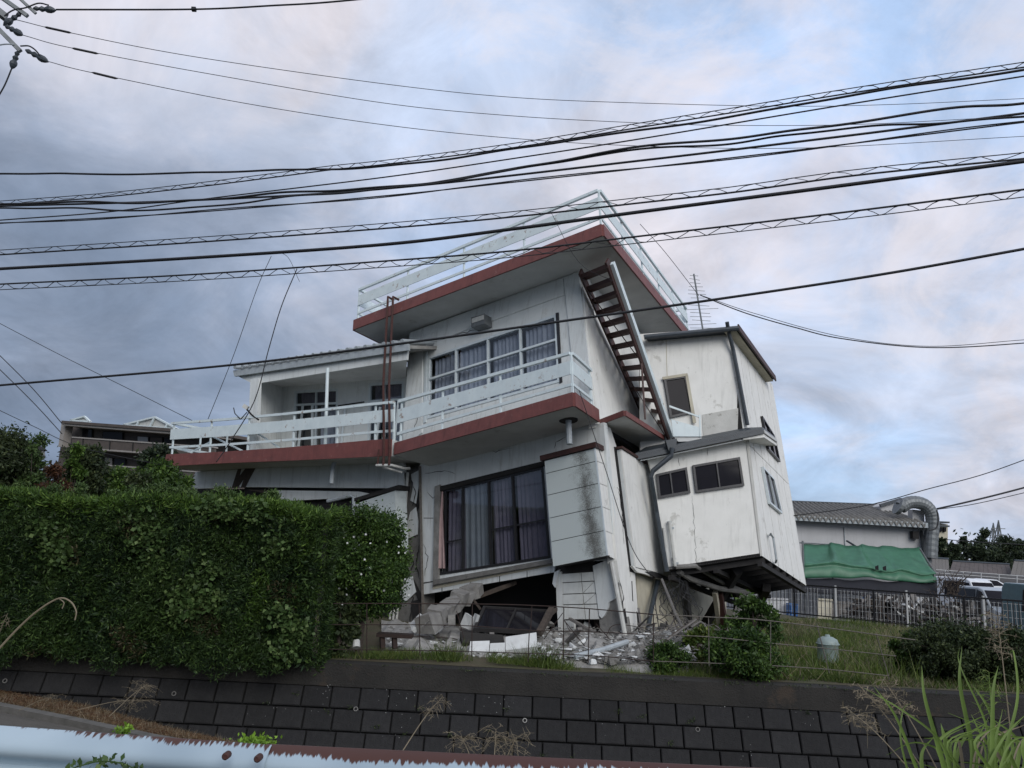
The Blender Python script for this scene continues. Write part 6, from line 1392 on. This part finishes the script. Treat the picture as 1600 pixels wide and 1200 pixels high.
for x, y, n_, lab in ((845, 1022, 240, 'long bladed grass tuft in front of the white panels'), (700, 1026, 160, 'grass tuft at the foot of the grey heap')):
    c = at(x, y, 12.0); P = np.array([[c.x + random.gauss(0, .16), 12.0 + random.gauss(0, .06), zp] for _ in range(n_)]); V_, q = blade_geo(P, .26, .014, .45); npmesh('grass_tuft', V_, q, m_grass, None, (c.x, 12, zp), label=lab, cat='grass', kind='stuff')
# dry seed grasses in front of the wall
def seedhead(base, tip, spread, n, m, label, name='seed_grass', side=-1, thick=.0018, droop=.5):
    t = thing(name, label, 'grass', base); a, b = Vector(base), Vector(tip); mid = lerp(a, b, .6) + Vector((0, 0, .05*(b-a).length))
    C = curve([a, mid, b], 10); MB().tube(C, [thick*1.5 - thick*i/len(C) for i in range(len(C))], 5).build('stalk', m, t)
    mb = MB()
    for i in range(n):
        s_ = C[int(len(C)*(.55+.44*random.random()))]; L_ = spread*random.uniform(.4, 1); an = random.random()*6.28; d = Vector((math.cos(an), math.sin(an)*.6, random.uniform(-droop, .6))).normalized()
        p1 = s_ + d*L_*.5; p2 = p1 + (d + Vector((0, 0, -droop))).normalized()*L_*.5; mb.tube([s_, p1, p2], [thick*.5, thick*.4, thick*.25], 4)
        for k in range(3): q_ = lerp(p1, p2, random.random()); mb.tube([q_, q_ + Vector((random.gauss(0, 1), random.gauss(0, 1), random.gauss(-.3, 1)))*.014], [thick*.7, thick*.2], 4)
    mb.build('seed_sprays', m, t, kind='stuff'); return t
seedhead(at(612, 1200, 3.5), at(692, 1088, 3.7), .06, 26, m_straw, 'single dry stalk bending right with a drooping head above the guardrail')
for k, (x0, x1, y1) in enumerate(((740, 720, 1150), (760, 775, 1140), (765, 808, 1150))):
    seedhead(at(x0+10, 1225, 3.4), at(x1, y1, 3.5), .10, 26, m_straw, ('left dry spray of the pale grass tussock at the guardrail', 'middle dry spray of the pale grass tussock at the guardrail', 'right dry spray of the pale grass tussock at the guardrail')[k])
seedhead(at(118, 1110, 6.8), at(222, 1095, 6.9), .16, 40, m_straw, 'feathery dry grass head leaning right over the needle litter')
seedhead(at(170, 1120, 6.7), at(232, 1068, 6.9), .16, 40, m_straw, 'feathery dry grass head in front of the wall blocks at left')
seedhead(at(30, 1110, 6.9), at(85, 1088, 6.9), .10, 20, m_straw, 'low arching dry grass at the left end of the needle litter')
seedhead(at(-20, 1040, 4.6), at(12, 958, 4.6), .03, 8, m_straw, 'short dry stalk at the extreme left edge')
c_ = curve([at(x, y, 4.4) for x, y in ((-12, 1025), (30, 980), (62, 952), (92, 935), (110, 940), (119, 955), (117, 969))], 6); t = thing('arching_stalk', 'arching dry stalk curling over in front of the hedge at lower left', 'grass', c_[0]); MB().tube(c_, [.006 - .00008*i for i in range(len(c_))], 6).build('stalk', m_straw, t); MB().tube(curve([at(92, 935, 4.4), at(100, 942, 4.4), at(97, 951, 4.4)], 5), .003, 5).build('side_spikelet', m_straw, t)
for k, (a, b) in enumerate((((1470, 1260), (1322, 1105)), ((1480, 1260), (1340, 1068)), ((1500, 1270), (1380, 1062)), ((1560, 1270), (1545, 1050)))):
    seedhead(at(*a, 3.6), at(*b, 3.7+.1*k), .085, 42, m_straw if k < 3 else m_reed, ('leftmost feathery seed head in front of the wall at lower right', 'second seed head from the left at lower right, crossing the leftmost one', 'slender seed head nearest the tall green reeds', 'upright pinkish seed plume among the green reeds')[k], thick=.0024, droop=.3)
seedhead(at(1585, 1200, 5.2), at(1558, 962, 5.4), .12, 60, m_straw, 'tall tan plume rising against the dark shrub and fence', thick=.003, droop=.1)
# tall reeds, every blade a part
def ribbonleaf(base, pts, wd, m, t):
    P = curve(pts, 6); n = len(P); mb = MB(); rows_ = [[], [], []]
    for i, p in enumerate(P):
        d = (P[min(i+1, n-1)] - P[max(i-1, 0)]).normalized(); s_ = d.cross(Vector((.2, 1, .15))).normalized(); s_ = (s_ + Vector((0, .5*math.sin(i*.2), 0))).normalized(); u = i/(n-1); w_ = wd*(min(1, u*4+.35))*(1-u**2.2)+.0006
        rows_[0].append(p - s_*w_); rows_[1].append(p + Vector((0, w_*.35, 0))); rows_[2].append(p + s_*w_)
    mb.grid(rows_).build('reed_blade', m, t, smooth=True)
reed = thing('reed_clump', 'clump of tall green reeds with long arching blades at the lower right corner', 'reeds', at(1540, 1290, 3.4))
BL = [[(1470, 1290), (1432, 1200), (1400, 1120), (1365, 1072)], [(1500, 1290), (1470, 1180), (1445, 1090), (1440, 1040)], [(1520, 1300), (1520, 1180), (1500, 1070), (1503, 1010)], [(1540, 1300), (1545, 1200), (1540, 1130), (1500, 1040), (1499, 1012)], [(1545, 1300), (1550, 1180), (1552, 1080), (1560, 1040)], [(1560, 1300), (1570, 1180), (1590, 1090), (1584, 1020), (1577, 1022)],
      [(1530, 1290), (1510, 1230), (1480, 1180), (1430, 1160), (1385, 1180)], [(1500, 1290), (1490, 1240), (1470, 1160), (1410, 1110), (1350, 1075)], [(1580, 1300), (1570, 1220), (1550, 1120), (1520, 1070)], [(1590, 1300), (1600, 1200), (1610, 1120)], [(1520, 1300), (1490, 1220), (1475, 1150), (1470, 1130)], [(1550, 1300), (1530, 1230), (1528, 1160), (1545, 1120)],
      [(1570, 1300), (1560, 1220), (1580, 1160), (1620, 1150)], [(1480, 1300), (1450, 1240), (1440, 1180), (1460, 1150)], [(1500, 1300), (1480, 1230), (1460, 1200), (1405, 1190)], [(1605, 1290), (1590, 1210), (1560, 1150), (1540, 1160)], [(1455, 1290), (1430, 1240), (1408, 1160), (1411, 1110), (1425, 1098)], [(1535, 1300), (1560, 1250), (1600, 1200), (1640, 1190)], [(1510, 1300), (1535, 1220), (1570, 1150), (1610, 1110)], [(1590, 1300), (1570, 1250), (1540, 1200), (1500, 1190)]]
BL += [[(x0, 1300), (x0+random.uniform(-25, 15), 1230), (x0+random.uniform(-50, 30), 1160), (x0+random.uniform(-80, 60), 1110+random.uniform(0, 70))] for x0 in [random.uniform(1480, 1620) for _ in range(34)]]
for pts in BL:
    Y = random.uniform(3.25, 3.9); ribbonleaf(None, [at(x, y, Y + .05*i) for i, (x, y) in enumerate(pts)], random.uniform(.0035, .0115), m_straw if BL.index(pts) % 5 == 3 and BL.index(pts) > 19 else m_reed, reed)
# low leaves in front of the guardrail at lower left
c = at(160, 1200, 2.6); VS = curve([at(60, 1290, 2.6), at(95, 1215, 2.61), at(135, 1194, 2.62), at(175, 1190, 2.62), at(215, 1204, 2.61), at(240, 1235, 2.6)], 8)
MB().tube(VS, .0022, 5).build('vine_stem', m_vine, label='thin arching stem of the leafy vine before the guardrail', cat='vine')
P = np.array([list(random.choice(VS[8:]) + Vector((random.gauss(0, .006), random.gauss(0, .006), random.gauss(0, .006)))) for _ in range(70)]); V_, q = leaf_geo(P, .020, .7, -.2); npmesh('roadside_vine', V_, q, m_vine, None, tuple(c), label='small leafy vine tip at the bottom edge before the guardrail', cat='vine')

# small weeds rooted in the block joints and along the cap
wd = []
for i in range(26):
    x, y = random.uniform(380, 1480), random.uniform(1070, 1195); c = wallpl.hit(x, y) + out*.005
    for k in range(22): wd.append([c.x + random.gauss(0, .025), c.y - .01, c.z + random.gauss(0, .012)])
for i in range(60):
    x = random.uniform(-2.2, 8.5)
    for k in range(16): wd.append([x + random.gauss(0, .05), YC + .02 + random.gauss(0, .03), zp + .0])
P = np.array(wd); V_, q = leaf_geo(P, .030, .35, .1, np.array([[0, -.8, .1]])); npmesh('wall_weeds', V_, q, m_olive, None, (3, 11, -.5), kind='stuff', label='tiny weeds rooted in the joints and cap edge of the retaining wall', cat='weeds')

sc_ = []
for i in range(900):
    x = random.uniform(4.2, 6.2); y = random.uniform(11.9, 14.5); sc_.append([x, y, zp])
P = np.array(sc_); V_, q = blade_geo(P, .32, .012, .5); npmesh('rough_grass', V_, q, m_grass, None, (5, 13, zp), kind='stuff', label='rough tall grass tangled below the overhanging annex', cat='grass')
tw = MB()
for i in range(60):
    p = Vector((random.uniform(3.6, 6.0), random.uniform(11.9, 13.6), zp)); q = [p]
    for j in range(4): q.append(q[-1] + Vector((random.gauss(0, .07), random.gauss(0, .05), random.uniform(.04, .15))))
    tw.tube(q, [.005, .004, .003, .002, .001], 4)
tw.build('dead_stems', m_straw, kind='stuff', label='dead grey stems standing among the weeds below the annex', cat='stems')
